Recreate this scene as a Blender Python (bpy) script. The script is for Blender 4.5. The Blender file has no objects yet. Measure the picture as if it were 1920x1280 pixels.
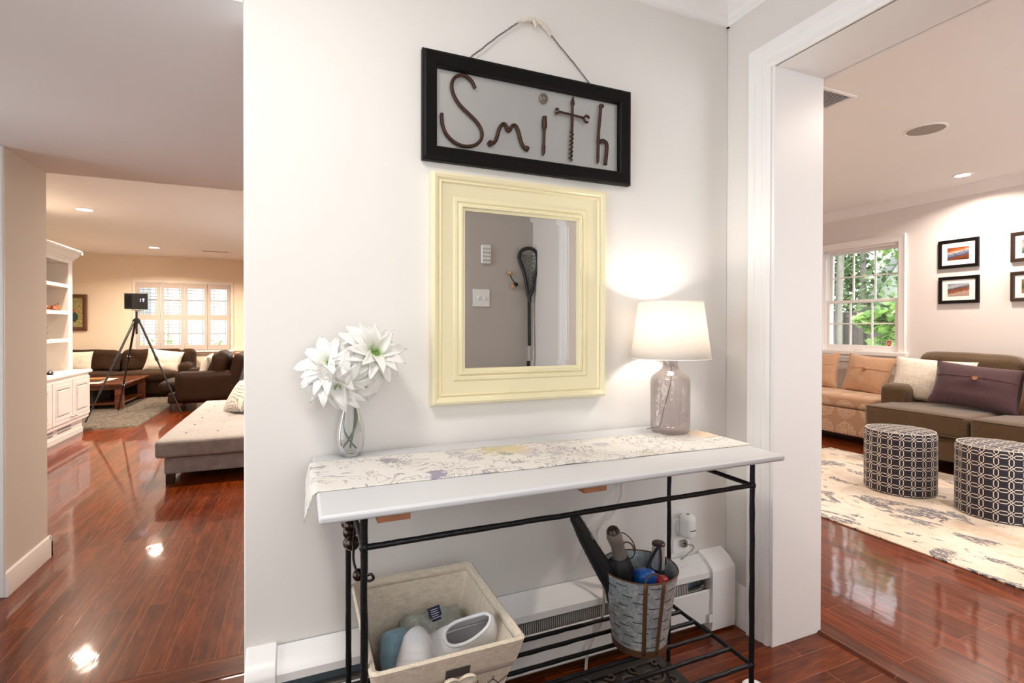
import bpy, bmesh, math, random
from mathutils import Vector, Matrix, noise
random.seed(7)
PI = math.pi
sc = bpy.context.scene
COL = sc.collection

# ------------------------------------------------------------------ camera, world, exposure
cam_d = bpy.data.cameras.new('camera')
cam = bpy.data.objects.new('camera', cam_d); COL.objects.link(cam)
cam_d.sensor_width = 36.0
cam_d.lens = 953 / 1920 * 36
cam_d.shift_y = -0.0108
cam_d.clip_start = 0.02
AZ = math.atan(400 / 953)
cam.matrix_world = (Matrix.Translation((0, 0, 1.123)) @ Matrix.Rotation(-AZ, 4, 'Z')
                    @ Matrix.Rotation(PI / 2 - math.radians(0.36), 4, 'X') @ Matrix.Rotation(math.radians(0.1), 4, 'Z'))
sc.camera = cam

world = bpy.data.worlds.new('overcast_sky'); sc.world = world
world.use_nodes = True
bg = world.node_tree.nodes['Background']
bg.inputs[0].default_value = (0.93, 0.97, 1.0, 1)
bg.inputs[1].default_value = 4.2

sc.view_settings.view_transform = 'Standard'
sc.view_settings.look = 'None'
sc.view_settings.gamma = 1
sc.view_settings.exposure = 0.38
sc.view_settings.use_curve_mapping = False
sc.cycles.max_bounces = 10
sc.cycles.diffuse_bounces = 6
sc.cycles.transparent_max_bounces = 16
sc.cycles.caustics_reflective = False
sc.cycles.caustics_refractive = False
sc.cycles.sample_clamp_indirect = 6.0
sc.cycles.use_denoising = True

WARM = (1.0, 0.80, 0.62); NEUT = (1.0, 0.95, 0.89); DAY = (0.92, 0.96, 1.0)

def area(name, loc, size, power, color, rot=(0, 0, 0), size_y=None, shape=None, portal=False):
    l = bpy.data.lights.new(name, 'AREA'); l.energy = power; l.color = color
    l.shape = shape or ('RECTANGLE' if size_y else 'SQUARE'); l.size = size
    if size_y: l.size_y = size_y
    if portal: l.cycles.is_portal = True
    o = bpy.data.objects.new(name, l); COL.objects.link(o); o.location = loc; o.rotation_euler = rot
    return o
# daylight through windows and doors, some added unseen (portals only guide the sky light)
area('window_portal', (-1.88, 0.65, 1.22), 1.85, 0, DAY, (0, -PI / 2, 0), 1.3, portal=True)
area('window_portal', (-1.88, 2.35, .87), 2.05, 0, DAY, (0, -PI / 2, 0), 1.2, portal=True)
area('window_portal', (1.52, 7.7, 1.25), 1.9, 0, DAY, (0, PI / 2, 0), 3.4, portal=True)
area('window_portal', (3.75, -1.46, 1.25), 2.5, 0, DAY, (-PI / 2, 0, PI), 1.9, portal=True)
area('window_portal', (0.25, -0.28, 1.35), 0.7, 0, DAY, (-PI / 2, 0, PI), 1.3, portal=True)
area('window_portal', (5.62, 3.66, 1.40), 1.2, 0, DAY, (0, PI / 2, 0), 0.8, portal=True)
area('window_portal', (-2.1, 11.86, 1.31), 1.6, 0, DAY, (-PI / 2, 0, 0), 1.3, portal=True)

area('window_portal', (.3, 11.88, .97), 2.0, 0, DAY, (-PI / 2, 0, 0), 2.2, portal=True)
# ------------------------------------------------------------------ geometry helpers
class G:
    def __init__(s):
        s.bm = bmesh.new(); s.uv = None; s.col = None
    def v(s, *p): return s.bm.verts.new(p if len(p) == 3 else p[0])
    def f(s, vs, m=0):
        try: fc = s.bm.faces.new(vs)
        except ValueError: return None
        fc.material_index = m; return fc
    def box(s, x0, x1, y0, y1, z0, z1, m=0, M=None):
        P = [(x, y, z) for z in (z0, z1) for y in (y0, y1) for x in (x0, x1)]
        if M is not None: P = [M @ Vector(p) for p in P]
        V = [s.v(p) for p in P]
        for q in ((0, 2, 3, 1), (4, 5, 7, 6), (0, 1, 5, 4), (1, 3, 7, 5), (3, 2, 6, 7), (2, 0, 4, 6)):
            s.f([V[i] for i in q], m)
        return s
    def tube(s, pts, r, n=8, m=0, caps=True, closed=False, flat=1.0):
        pts = [Vector(p) for p in pts]; k = len(pts)
        rs = r if isinstance(r, (list, tuple)) else [r] * k
        rings = []; up = None
        for i, p in enumerate(pts):
            a = pts[(i - 1) % k] if (closed or i > 0) else p
            b = pts[(i + 1) % k] if (closed or i < k - 1) else p
            t = (b - a)
            t = t.normalized() if t.length > 1e-9 else Vector((0, 0, 1))
            if up is None:
                up = Vector((0, 0, 1)) if abs(t.z) < 0.9 else Vector((0, 1, 0))
            side = t.cross(up)
            if side.length < 1e-6: side = t.cross(Vector((1, 0.3, 0)))
            side.normalize(); up = side.cross(t).normalized()
            rings.append([s.v(p + (side * math.cos(2 * PI * j / n) + up * flat * math.sin(2 * PI * j / n)) * rs[i]) for j in range(n)])
        for i in range(k if closed else k - 1):
            A, B = rings[i], rings[(i + 1) % k]
            for j in range(n): s.f([A[j], B[j], B[(j + 1) % n], A[(j + 1) % n]][::-1], m)
        if caps and not closed:
            s.f(rings[0], m); s.f(rings[-1][::-1], m)
        return s
    def lathe(s, prof, c, n=32, m=0, M=None, cap0=True, cap1=True, closed=False):
        """prof: list of (r, z) going round; c: centre (x, y, z0)"""
        rings = []
        for r, z in prof:
            ring = []
            for j in range(n):
                p = Vector((r * math.cos(2 * PI * j / n), r * math.sin(2 * PI * j / n), z))
                p = (M @ p) if M is not None else p + Vector(c)
                ring.append(s.v(p))
            rings.append(ring)
        L = len(rings)
        for i in range(L if closed else L - 1):
            A, B = rings[i], rings[(i + 1) % L]
            for j in range(n): s.f([A[j], A[(j + 1) % n], B[(j + 1) % n], B[j]], m)
        if not closed:
            if cap0: s.f(rings[0][::-1], m)
            if cap1: s.f(rings[-1], m)
        return s
    def prism(s, poly, axis, a0, a1, m=0):
        """poly: 2D points in the plane across the axis: x->(y,z), y->(x,z), z->(x,y)"""
        def P(q, a):
            return {'x': (a, q[0], q[1]), 'y': (q[0], a, q[1]), 'z': (q[0], q[1], a)}[axis]
        A = [s.v(P(q, a0)) for q in poly]; B = [s.v(P(q, a1)) for q in poly]; n = len(poly)
        for i in range(n): s.f([A[i], A[(i + 1) % n], B[(i + 1) % n], B[i]], m)
        s.f(A[::-1], m); s.f(B, m)
        return s
    def frame(s, prof, a0, a1, b0, b1, fn, open_u=False, m=0):
        """moulding round a rectangle; prof: (outward offset, height off the plane); fn(a,b,h)->point"""
        C = [(a0, b0, -1, 0 if open_u else -1), (a0, b1, -1, 1), (a1, b1, 1, 1), (a1, b0, 1, 0 if open_u else -1)]
        rings = [[s.v(fn(a + sa * o, b + sb * o, h)) for o, h in prof] for a, b, sa, sb in C]
        n = len(prof)
        for i in range(3 if open_u else 4):
            A, B = rings[i], rings[(i + 1) % 4]
            for j in range(n): s.f([A[j], A[(j + 1) % n], B[(j + 1) % n], B[j]], m)
        if open_u: s.f(rings[0], m); s.f(rings[3][::-1], m)
        return s
    def sph(s, c, r, seg=16, rings=10, m=0, M=None):
        r = (r, r, r) if not isinstance(r, (tuple, list)) else r
        V = []
        for i in range(1, rings):
            th = PI * i / rings
            V.append([s.v((M @ Vector((r[0] * math.sin(th) * math.cos(2 * PI * j / seg), r[1] * math.sin(th) * math.sin(2 * PI * j / seg), r[2] * math.cos(th)))) if M is not None else
                          Vector(c) + Vector((r[0] * math.sin(th) * math.cos(2 * PI * j / seg), r[1] * math.sin(th) * math.sin(2 * PI * j / seg), r[2] * math.cos(th)))) for j in range(seg)])
        z = Vector((0, 0, r[2]))
        T = s.v(M @ z if M is not None else Vector(c) + z); Bt = s.v(M @ -z if M is not None else Vector(c) - z)
        for j in range(seg):
            s.f([T, V[0][j], V[0][(j + 1) % seg]], m); s.f([Bt, V[-1][(j + 1) % seg], V[-1][j]], m)
            for i in range(len(V) - 1): s.f([V[i][j], V[i + 1][j], V[i + 1][(j + 1) % seg], V[i][(j + 1) % seg]], m)
        return s
    def grid(s, fn, nu, nv, m=0, wrap=False):
        V = [[s.v(Vector(fn(i / nu, j / nv))) for j in range(nv + 1)] for i in range(nu + (0 if wrap else 1))]
        for i in range(nu):
            for j in range(nv):
                s.f([V[i][j], V[(i + 1) % len(V)][j], V[(i + 1) % len(V)][j + 1], V[i][j + 1]], m)
        return V
    def rbox(s, x0, x1, y0, y1, z0, z1, r=0.03, crown=0.0, wob=0.0, n=12, m=0, M=None, tuft=None, seed=0):
        """soft upholstered block: rounded edges, crowned top, slight unevenness"""
        b2 = bmesh.new(); bmesh.ops.create_cube(b2, size=2)
        bmesh.ops.subdivide_edges(b2, edges=b2.edges[:], cuts=n, use_grid_fill=True)
        c = Vector(((x0 + x1) / 2, (y0 + y1) / 2, (z0 + z1) / 2)); h = Vector(((x1 - x0) / 2, (y1 - y0) / 2, (z1 - z0) / 2))
        r = min(r, h.x * .99, h.y * .99, h.z * .99); mp = {}
        for v in b2.verts:
            q = v.co.copy()
            # crowd the grid towards the edges
            q = Vector([math.copysign(abs(t) ** 0.7, t) for t in q])
            p = Vector((q.x * h.x, q.y * h.y, q.z * h.z))
            inner = Vector([max(-(h[i] - r), min(h[i] - r, p[i])) for i in range(3)])
            d = p - inner
            if d.length > 1e-9: p = inner + d.normalized() * min(r, d.length if sum(1 for i in range(3) if abs(d[i]) > 1e-6) < 2 else r)
            if crown: p.z += math.copysign(crown, q.z) * (1 - q.x ** 2) * (1 - q.y ** 2) if abs(q.z) > .5 and q.z > 0 else 0
            if tuft:
                for tx, ty, tr, td in tuft:
                    dd = ((p.x + c.x - tx) ** 2 + (p.y + c.y - ty) ** 2) ** .5
                    if q.z > .5: p.z -= td * math.exp(-(dd / tr) ** 2)
            if wob: p += Vector(noise.noise_vector((p + c) * 5 + Vector((seed, 0, 0)))) * wob
            p += c
            mp[v] = s.v(M @ p if M is not None else p)
        for fc in b2.faces: s.f([mp[v] for v in fc.verts], m)
        b2.free(); return s
    def pillow(s, w, h, t, M, wr=0.012, n=22, pinch=0.07, m=0, seed=0):
        """scatter cushion: x width, z height, y thickness"""
        def fn(side):
            def g(a, b):
                u = a * 2 - 1; v = b * 2 - 1
                x = u * w / 2 * (1 - pinch * (1 - v * v) * 1.0); z = v * h / 2 * (1 - pinch * (1 - u * u))
                th = t / 2 * (max(0, 1 - abs(u) ** 2.4) ** .55) * (max(0, 1 - abs(v) ** 2.4) ** .55)
                k = noise.noise(Vector((x * 9 + seed, z * 9, side * 3))) + .6 * noise.noise(Vector((x * 22 + seed, z * 12, side * 3)))
                th += wr * k * (1 - u * u) * (1 - v * v)
                return M @ Vector((x, side * th, z))
            return g
        s.grid(fn(1), n, n, m); s.grid(fn(-1), n, n, m)
        bmesh.ops.remove_doubles(s.bm, verts=s.bm.verts[:], dist=1e-5)
        return s
    def build(s, name, mats, bevel=0, seg=2, smooth=35, sub=0, recalc=True, solid=0):
        if recalc: bmesh.ops.recalc_face_normals(s.bm, faces=s.bm.faces[:])
        me = bpy.data.meshes.new(name); s.bm.to_mesh(me); s.bm.free()
        for mt in (mats if isinstance(mats, (list, tuple)) else [mats]): me.materials.append(mt)
        o = bpy.data.objects.new(name, me); COL.objects.link(o)
        if smooth:
            me.polygons.foreach_set('use_smooth', [True] * len(me.polygons))
            me.set_sharp_from_angle(angle=math.radians(smooth))
        if solid:
            md = o.modifiers.new('thick', 'SOLIDIFY'); md.thickness = solid; md.offset = 0
        if bevel:
            md = o.modifiers.new('bevel', 'BEVEL'); md.width = bevel; md.segments = seg; md.limit_method = 'ANGLE'; md.angle_limit = math.radians(40)
            md.harden_normals = False
        if sub:
            md = o.modifiers.new('sub', 'SUBSURF'); md.levels = sub; md.render_levels = sub
        return o

def root_of(o):
    while o.parent: o = o.parent
    return o
def thing(name, label, cat, loc, rz=0, group=None):
    o = bpy.data.objects.new(name, None); COL.objects.link(o)
    o.location = loc; o.rotation_euler = (0, 0, rz); o.empty_display_size = .05
    o['label'] = label; o['category'] = cat
    if group: o['group'] = group
    return o
def part(name, g, mats, parent, label=None, **k):
    """g holds world coordinates; they are moved into the thing's frame"""
    r = root_of(parent)
    M = (Matrix.Translation(r.location) @ r.rotation_euler.to_matrix().to_4x4()).inverted()
    bmesh.ops.transform(g.bm, matrix=M, verts=g.bm.verts[:])
    o = g.build(name, mats, **k); o.parent = parent
    if label: o['label'] = label
    return o
def solo(name, g, mats, label, cat, group=None, **k):
    V = [v.co for v in g.bm.verts]
    lo = Vector([min(v[i] for v in V) for i in range(3)]); hi = Vector([max(v[i] for v in V) for i in range(3)])
    c = Vector(((lo.x + hi.x) / 2, (lo.y + hi.y) / 2, lo.z))
    bmesh.ops.translate(g.bm, vec=-c, verts=g.bm.verts[:])
    o = g.build(name, mats, **k); o.location = c
    o['label'] = label; o['category'] = cat
    if group: o['group'] = group
    return o
def struct(name, g, mats, **k):
    o = g.build(name, mats, **k); o['kind'] = 'structure'; return o
def copy_tree(o, parent=None):
    c = o.copy(); COL.objects.link(c)
    if parent is not None: c.parent = parent
    for ch in list(o.children): copy_tree(ch, c)
    return c
def R(x=0, y=0, z=0): return Matrix.Rotation(z, 4, 'Z') @ Matrix.Rotation(y, 4, 'Y') @ Matrix.Rotation(x, 4, 'X')
def T(x, y, z): return Matrix.Translation((x, y, z))
def smoothpath(P, k=6):
    """Catmull-Rom through the points"""
    P = [Vector(p) for p in P]; Q = [P[0]] + P + [P[-1]]; out = []
    for i in range(1, len(Q) - 2):
        for j in range(k):
            t = j / k
            out.append(.5 * ((2 * Q[i]) + (Q[i + 1] - Q[i - 1]) * t + (2 * Q[i - 1] - 5 * Q[i] + 4 * Q[i + 1] - Q[i + 2]) * t * t + (3 * Q[i] - Q[i - 1] - 3 * Q[i + 1] + Q[i + 2]) * t ** 3))
    out.append(P[-1]); return out

# ------------------------------------------------------------------ materials
class NT:
    def __init__(s, name):
        s.m = bpy.data.materials.new(name); s.m.use_nodes = True; s.t = s.m.node_tree
        s.b = s.t.nodes['Principled BSDF']; s.out = s.t.nodes['Material Output']
        s.tc = None
    def n(s, typ, **k):
        nd = s.t.nodes.new('ShaderNode' + typ)
        for a, v in k.items(): setattr(nd, a, v)
        return nd
    def l(s, a, b): s.t.links.new(a, b)
    def co(s, which='Object', scale=(1, 1, 1), rot=(0, 0, 0), loc=(0, 0, 0)):
        tc = s.n('TexCoord'); mp = s.n('Mapping')
        mp.inputs['Scale'].default_value = scale; mp.inputs['Rotation'].default_value = rot; mp.inputs['Location'].default_value = loc
        s.l(tc.outputs[which], mp.inputs[0]); return mp.outputs[0]
    def math(s, op, a, b=None, c=None, clamp=False):
        nd = s.n('Math', operation=op); nd.use_clamp = clamp
        for i, x in enumerate((a, b, c)):
            if x is None: continue
            if isinstance(x, (int, float)): nd.inputs[i].default_value = x
            else: s.l(x, nd.inputs[i])
        return nd.outputs[0]
    def mix(s, fac, a, b, blend='MIX'):
        nd = s.n('Mix'); nd.data_type = 'RGBA'; nd.blend_type = blend
        for i, x in ((0, fac), (6, a), (7, b)):
            if isinstance(x, (int, float)): nd.inputs[i].default_value = x
            elif isinstance(x, tuple): nd.inputs[i].default_value = x if len(x) == 4 else x + (1,)
            else: s.l(x, nd.inputs[i])
        return nd.outputs[2]
    def noise(s, vec, scale=5, detail=3, rough=.5, dist=0):
        nd = s.n('TexNoise'); nd.inputs['Scale'].default_value = scale; nd.inputs['Detail'].default_value = detail
        nd.inputs['Roughness'].default_value = rough; nd.inputs['Distortion'].default_value = dist
        s.l(vec, nd.inputs['Vector']); return nd
    def ramp(s, fac, stops, interp='LINEAR'):
        nd = s.n('ValToRGB'); cr = nd.color_ramp; cr.interpolation = interp
        while len(cr.elements) < len(stops): cr.elements.new(.5)
        for e, (p, c) in zip(cr.elements, stops): e.position = p; e.color = c if len(c) == 4 else tuple(c) + (1,)
        s.l(fac, nd.inputs[0]); return nd.outputs[0]
    def bump(s, h, strength=.2, dist=.01):
        nd = s.n('Bump'); nd.inputs['Strength'].default_value = strength; nd.inputs['Distance'].default_value = dist
        s.l(h, nd.inputs['Height']); s.l(nd.outputs[0], s.b.inputs['Normal']); return nd
    def set(s, **k):
        for a, v in k.items():
            i = s.b.inputs[{'color': 'Base Color', 'rough': 'Roughness', 'metal': 'Metallic', 'spec': 'Specular IOR Level', 'coat': 'Coat Weight', 'coatr': 'Coat Roughness',
                            'sheen': 'Sheen Weight', 'trans': 'Transmission Weight', 'ior': 'IOR', 'alpha': 'Alpha', 'emit': 'Emission Color', 'es': 'Emission Strength'}[a]]
            if isinstance(v, (int, float)): i.default_value = v
            elif isinstance(v, tuple): i.default_value = v if len(v) == 4 else v + (1,)
            else: s.l(v, i)
        return s

def plain(name, color, rough=.5, metal=0, var=.06, nscale=6, bump=0, bscale=60, **k):
    t = NT(name); co = t.co()
    nz = t.noise(co, nscale, 3)
    c = t.mix(t.math('MULTIPLY', nz.outputs[0], 1.0), tuple(x * (1 - var) for x in color), tuple(min(1, x * (1 + var)) for x in color))
    t.set(color=c, rough=rough, metal=metal, **k)
    if bump:
        t.bump(t.noise(co, bscale, 2).outputs[0], bump, .003)
    return t.m

def fabric(name, color, color2=None, scale=350, bump=.35, rough=.9, sheen=.2, slub=True, wide=3):
    t = NT(name); co = t.co(); color2 = color2 or tuple(c * .72 for c in color)
    a = t.noise(t.co(scale=(1, .12, 1)), scale, 2).outputs[0]; b = t.noise(t.co(scale=(.12, 1, .12)), scale, 2).outputs[0]
    w = t.math('MULTIPLY', t.math('ADD', a, b), .5)
    big = t.noise(co, wide, 2).outputs[0]
    fac = t.math('ADD', t.math('MULTIPLY', t.math('SUBTRACT', w, .5), 2.6), t.math('MULTIPLY_ADD', big, .5, .25), clamp=True)
    t.set(color=t.mix(fac, color2, color), rough=rough, sheen=sheen, spec=.2)
    t.bump(w, bump, .002); return t.m

def wood_floor(name, along, loc=(0, 0, 0), dark=1.0):
    t = NT(name)
    rot = (0, 0, 0) if along == 'x' else (0, 0, PI / 2)
    co = t.co(rot=rot, loc=loc)
    br = t.n('TexBrick'); t.l(co, br.inputs['Vector'])
    br.offset = .37; br.offset_frequency = 2; br.squash = 1; br.squash_frequency = 2
    for k, v in (('Scale', 1.0), ('Brick Width', .86), ('Row Height', .083), ('Mortar Size', .0011), ('Mortar Smooth', .3), ('Bias', 0.0)): br.inputs[k].default_value = v
    br.inputs['Color1'].default_value = (0, 0, 0, 1); br.inputs['Color2'].default_value = (1, 1, 1, 1); br.inputs['Mortar'].default_value = (.5, .5, .5, 1)
    mp = t.n('Mapping'); mp.inputs['Scale'].default_value = (1.6, 14, 1); t.l(co, mp.inputs[0])
    sh = t.n('VectorMath', operation='MULTIPLY_ADD'); t.l(br.outputs['Color'], sh.inputs[0]); sh.inputs[1].default_value = (7, 9, 5); t.l(mp.outputs[0], sh.inputs[2])
    g1 = t.noise(sh.outputs[0], 1.6, 6, .62, 1.6)
    g2 = t.noise(sh.outputs[0], 7, 4, .6, .4)
    grain = t.math('ADD', t.math('MULTIPLY', g1.outputs[0], .65), t.math('MULTIPLY', g2.outputs[0], .35))
    base = t.ramp(grain, [(.30, (.040 * dark, .0055 * dark, .001)), (.46, (.105 * dark, .018 * dark, .0025)), (.58, (.175 * dark, .036 * dark, .005)), (.75, (.26 * dark, .066 * dark, .010))])
    tone = t.ramp(br.outputs['Color'], [(0, (.70, .66, .62)), (1, (1.18, 1.1, 1.1))])
    c = t.mix(1.0, base, tone, 'MULTIPLY')
    c = t.mix(t.math('MULTIPLY', br.outputs['Fac'], .55), c, (.42, .16, .08))  # seams coloured lighter: their glancing sheen is painted into the colour
    t.set(color=c, rough=.3, coat=.62, coatr=.045, spec=.06)
    wav = t.noise(co, 7, 2, .5)
    h = t.math('ADD', t.math('MULTIPLY', br.outputs['Fac'], -.5), t.math('ADD', t.math('MULTIPLY', wav.outputs[0], .55), t.math('MULTIPLY', grain, .12)))
    h = t.math('ADD', h, t.math('MULTIPLY', br.outputs['Color'], .05))
    bp = t.bump(h, .32, .004)
    t.l(bp.outputs[0], t.b.inputs['Coat Normal'])
    return t.m

def glass_thin(name, tint=(1, 1, 1), refl=.9, rough=.0):
    t = NT(name)
    tr = t.n('BsdfTransparent'); tr.inputs[0].default_value = tint + (1,)
    gl = t.n('BsdfGlossy'); gl.inputs['Roughness'].default_value = rough
    fr = t.n('Fresnel'); fr.inputs[0].default_value = 1.45
    mx = t.n('MixShader'); t.l(t.math('MULTIPLY', fr.outputs[0], refl, clamp=True), mx.inputs[0]); t.l(tr.outputs[0], mx.inputs[1]); t.l(gl.outputs[0], mx.inputs[2])
    t.l(mx.outputs[0], t.out.inputs[0]); t.t.nodes.remove(t.b); return t.m

def emissive(name, color, strength):
    t = NT(name); t.set(color=(.8, .8, .8), emit=color, es=strength); return t.m

W = {}
W['entry_wall'] = plain('entry_wall_paint', (.745, .72, .69), .75, var=.015, nscale=2, bump=.04, bscale=220)
W['white'] = plain('white_trim_paint', (.86, .85, .84), .35, var=.01)
W['ceil'] = plain('ceiling_paint', (.90, .895, .89), .85, var=.015, nscale=2)
W['living_wall'] = plain('beige_wall_paint', (.86, .75, .61), .8, var=.015, nscale=2)
W['tan_wall'] = plain('tan_wall_paint', (.72, .685, .62), .8, var=.015, nscale=2)
W['den_wall'] = plain('grey_wall_paint', (.74, .70, .68), .8, var=.015, nscale=2)
W['floor_x'] = wood_floor('cherry_floor_entry', 'x', (.13, .031, 0))
W['floor_y'] = wood_floor('cherry_floor_long', 'y', (.2, .05, 0))
W['iron'] = plain('black_wrought_iron', (.012, .012, .014), .38, .6, var=.5, nscale=60, bump=.5, bscale=180)
W['tabletop'] = plain('pale_grey_painted_wood', (.56, .565, .58), .4, var=.02, nscale=8)
W['blackframe'] = plain('black_lacquer', (.004, .0035, .0035), .45, spec=.15)
W['darkwood'] = plain('dark_wood', (.03, .014, .008), .35, var=.4, nscale=20)
W['glass'] = glass_thin('clear_pane')
W['rust'] = plain('rusty_iron', (.055, .025, .014), .5, .6, var=.6, nscale=90, bump=.4, bscale=200)
W['brownwood'] = plain('raw_wood', (.30, .12, .05), .6, var=.2, nscale=30)
W['cream'] = plain('cream_paint', (.76, .69, .46), .35, var=.02, nscale=4)
W['black'] = plain('black_plastic', (.01, .01, .011), .35)
W['blackcloth'] = plain('black_nylon', (.008, .008, .01), .6, bump=.3)
W['chrome'] = plain('brushed_metal', (.66, .65, .64), .35, .6)
W['gunmetal'] = plain('gunmetal', (.26, .235, .21), .35, .5)
W['brass'] = plain('aged_brass', (.30, .22, .10), .4, .9)
W['whiteplastic'] = plain('white_plastic', (.85, .85, .83), .3, var=.01)
W['beige'] = fabric('burlap', (.74, .65, .53), (.50, .42, .32), 420, .6)
W['brownvelvet'] = fabric('brown_velvet', (.10, .055, .020), (.055, .030, .010), 400, .2, .7, .35, wide=6)
W['darksofa'] = fabric('dark_brown_upholstery', (.045, .020, .007), (.014, .006, .002), 90, .2, .85, .05, wide=5)
W['tanpillow'] = fabric('tan_linen', (.56, .35, .22), (.42, .25, .15), 300, .3)
W['purple'] = fabric('aubergine_linen', (.085, .044, .048), (.050, .026, .029), 300, .4)
W['knit'] = fabric('cream_knit', (.78, .73, .65), (.56, .50, .42), 120, .8)
W['linen'] = fabric('grey_linen', (.40, .39, .395), (.25, .245, .25), 160, .5, wide=2)
W['shoe'] = plain('white_canvas', (.80, .79, .80), .7, bump=.3, bscale=300)
W['shoein'] = plain('grey_shoe_lining', (.34, .32, .31), .9)
W['blue_plush'] = fabric('pale_blue_plush', (.42, .66, .80), (.28, .50, .66), 260, .9)
W['sage_plush'] = fabric('sage_plush', (.50, .52, .45), (.30, .32, .28), 200, 1.0)
W['pipe'] = plain('dark_fin_metal', (.06, .055, .05), .4, .7)
W['finedge'] = plain('aluminium_fin', (.62, .60, .56), .45, .3)
W['backplate'] = plain('blue_grey_metal', (.22, .28, .33), .5, .1)
W['cord'] = glass_thin('clear_cord', (.82, .80, .76), 1.0, .2)

# =================================================================== SETTING
EW = W['entry_wall']
g = G(); g.box(-.133, 1.536, 1.5, 1.62, 0, 2.43); struct('wall_back', g, EW, smooth=0, bevel=.004)
g = G()
g.box(1.536, 1.773, 1.295, 1.62, 0, 2.6); g.box(1.536, 1.773, -.42, .22, 0, 2.6); g.box(1.536, 1.773, .22, 1.295, 2.047, 2.6)
struct('wall_right', g, EW, smooth=0)
g = G()   # wall between the den and the living room, beyond the entry
g.box(1.536, 1.773, 1.62, 6.0, -.152, 2.6); g.box(1.536, 1.773, 9.4, 11.9, -.152, 2.6); g.box(1.536, 1.773, 6.0, 9.4, -.152, .3); g.box(1.536, 1.773, 6.0, 9.4, 2.2, 2.6); struct('wall_middle', g, [W['living_wall']], smooth=0)
g = G(); g.box(.70, 1.536, -.42, -.3, 0, 2.43); g.box(-1.9, -.20, -.42, -.3, 0, 2.43); g.box(-.20, .70, -.42, -.3, 2.08, 2.43)
struct('wall_front', g, plain('taupe_wall_paint', (.50, .46, .42), .8, var=.02), smooth=0)
g = G(); g.box(-2.02, -1.9, -.42, 0, -.152, 2.6); g.box(-2.02, -1.9, 1.3, 1.75, -.152, 2.6); g.box(-2.02, -1.9, 2.95, 3.136, -.152, 2.6); g.box(-2.02, -1.9, 0, 1.3, -.152, .3); g.box(-2.02, -1.9, 0, 1.3, 2.15, 2.6); g.box(-2.02, -1.9, 1.75, 2.95, 1.9, 2.6)
struct('wall_left', g, EW, smooth=0)
g = G(); g.box(-2.95, -1.28, 3.136, 3.577, -.152, 1.968); struct('wall_partition', g, W['tan_wall'], smooth=0, bevel=.003)
g = G(); g.box(-2.02, -.133, 1.5, 1.6195, 1.9685, 2.6); struct('wall_header', g, EW, smooth=0)
g = G(); g.box(-2.02, -.133, 1.503, 1.62, 1.968, 1.9684); g.box(-2.95, 1.536, 1.62, 3.577, 1.968, 2.6)
struct('ceiling_bulkhead', g, W['ceil'], smooth=0)
g = G(); g.box(-2.02, 1.536, -.42, 1.5, 2.43, 2.6); struct('ceiling_entry', g, W['ceil'], smooth=0)
g = G(); g.box(-3.1, 1.536, 3.577, 12.1, 2.5, 2.65); struct('ceiling_living', g, W['ceil'], smooth=0)
g = G(); g.box(1.773, 5.86, -1.6, 4.95, 2.43, 2.6); struct('ceiling_den', g, W['ceil'], smooth=0)
g = G(); g.box(-2.02, 1.76, -.42, 1.84, -.15, 0); struct('floor_entry', g, W['floor_x'], smooth=0)
g = G(); g.box(-3.95, 1.536, 1.96, 12.1, -.25, -.152); struct('floor_living', g, W['floor_y'], smooth=0)
g = G(); g.box(1.82, 5.86, -1.6, 4.95, -.15, 0); struct('floor_den', g, W['floor_y'], smooth=0)
g = G(); g.box(-2.0, 1.536, 1.84, 1.965, -.152, .003); struct('trim_1', g, wood_floor('cherry_nosing', 'x', (.4, .30, 0), .8), smooth=0, bevel=.01, seg=3)
g = G(); g.prism([(1.755, 0), (1.83, 0), (1.82, .007), (1.765, .009)], 'y', .2, 1.32); struct('trim_2', g, wood_floor('cherry_threshold', 'y', (.7, .3, 0), .75), smooth=0)
# living room shell
LW = W['living_wall']
wx0, wx1, wz0, wz1 = -2.90, -1.30, .66, 1.98
g = G(); g.box(-3.95, wx0, 11.9, 12.05, -.152, 2.5); g.box(wx1, -.7, 11.9, 12.05, -.152, 2.5); g.box(1.3, 1.536, 11.9, 12.05, -.152, 2.5); g.box(-.7, 1.3, 11.9, 12.05, 2.1, 2.5); g.box(wx0, wx1, 11.9, 12.05, -.152, wz0); g.box(wx0, wx1, 11.9, 12.05, wz1, 2.5)
struct('wall_far', g, LW, smooth=0)
g = G(); g.box(-3.1, -2.98, 3.577, 7.76, -.152, 2.5); g.box(-4.05, -3.95, 7.76, 12.05, -.152, 2.5); g.box(-4.05, -2.98, 7.64, 7.76, -.152, 2.5)
struct('wall_side', g, LW, smooth=0)
g = G(); g.box(-4.05, -3.1, 7.64, 12.1, 2.5, 2.65); struct('ceiling_alcove', g, W['ceil'], smooth=0)
# den shell
DW = W['den_wall']
dy0, dy1, dz0, dz1 = 3.265, 4.06, .86, 1.995
g = G(); g.box(5.66, 5.80, -1.6, dy0, 0, 2.43); g.box(5.66, 5.80, dy1, 4.95, 0, 2.43); g.box(5.66, 5.80, dy0, dy1, 0, dz0); g.box(5.66, 5.80, dy0, dy1, dz1, 2.43)
struct('wall_den_window', g, DW, smooth=0)
g = G(); g.box(1.773, 5.66, 4.8, 4.95, 0, 2.43); struct('wall_den_end', g, DW, smooth=0)
g = G(); g.box(1.773, 2.5, -1.6, -1.48, 0, 2.43); g.box(5.0, 5.66, -1.6, -1.48, 0, 2.43); g.box(2.5, 5.0, -1.6, -1.48, 0, .3); g.box(2.5, 5.0, -1.6, -1.48, 2.2, 2.43); g.box(1.76, 1.78, -1.6, -.42, 0, 2.43); struct('wall_den_near', g, DW, smooth=0)

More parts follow.
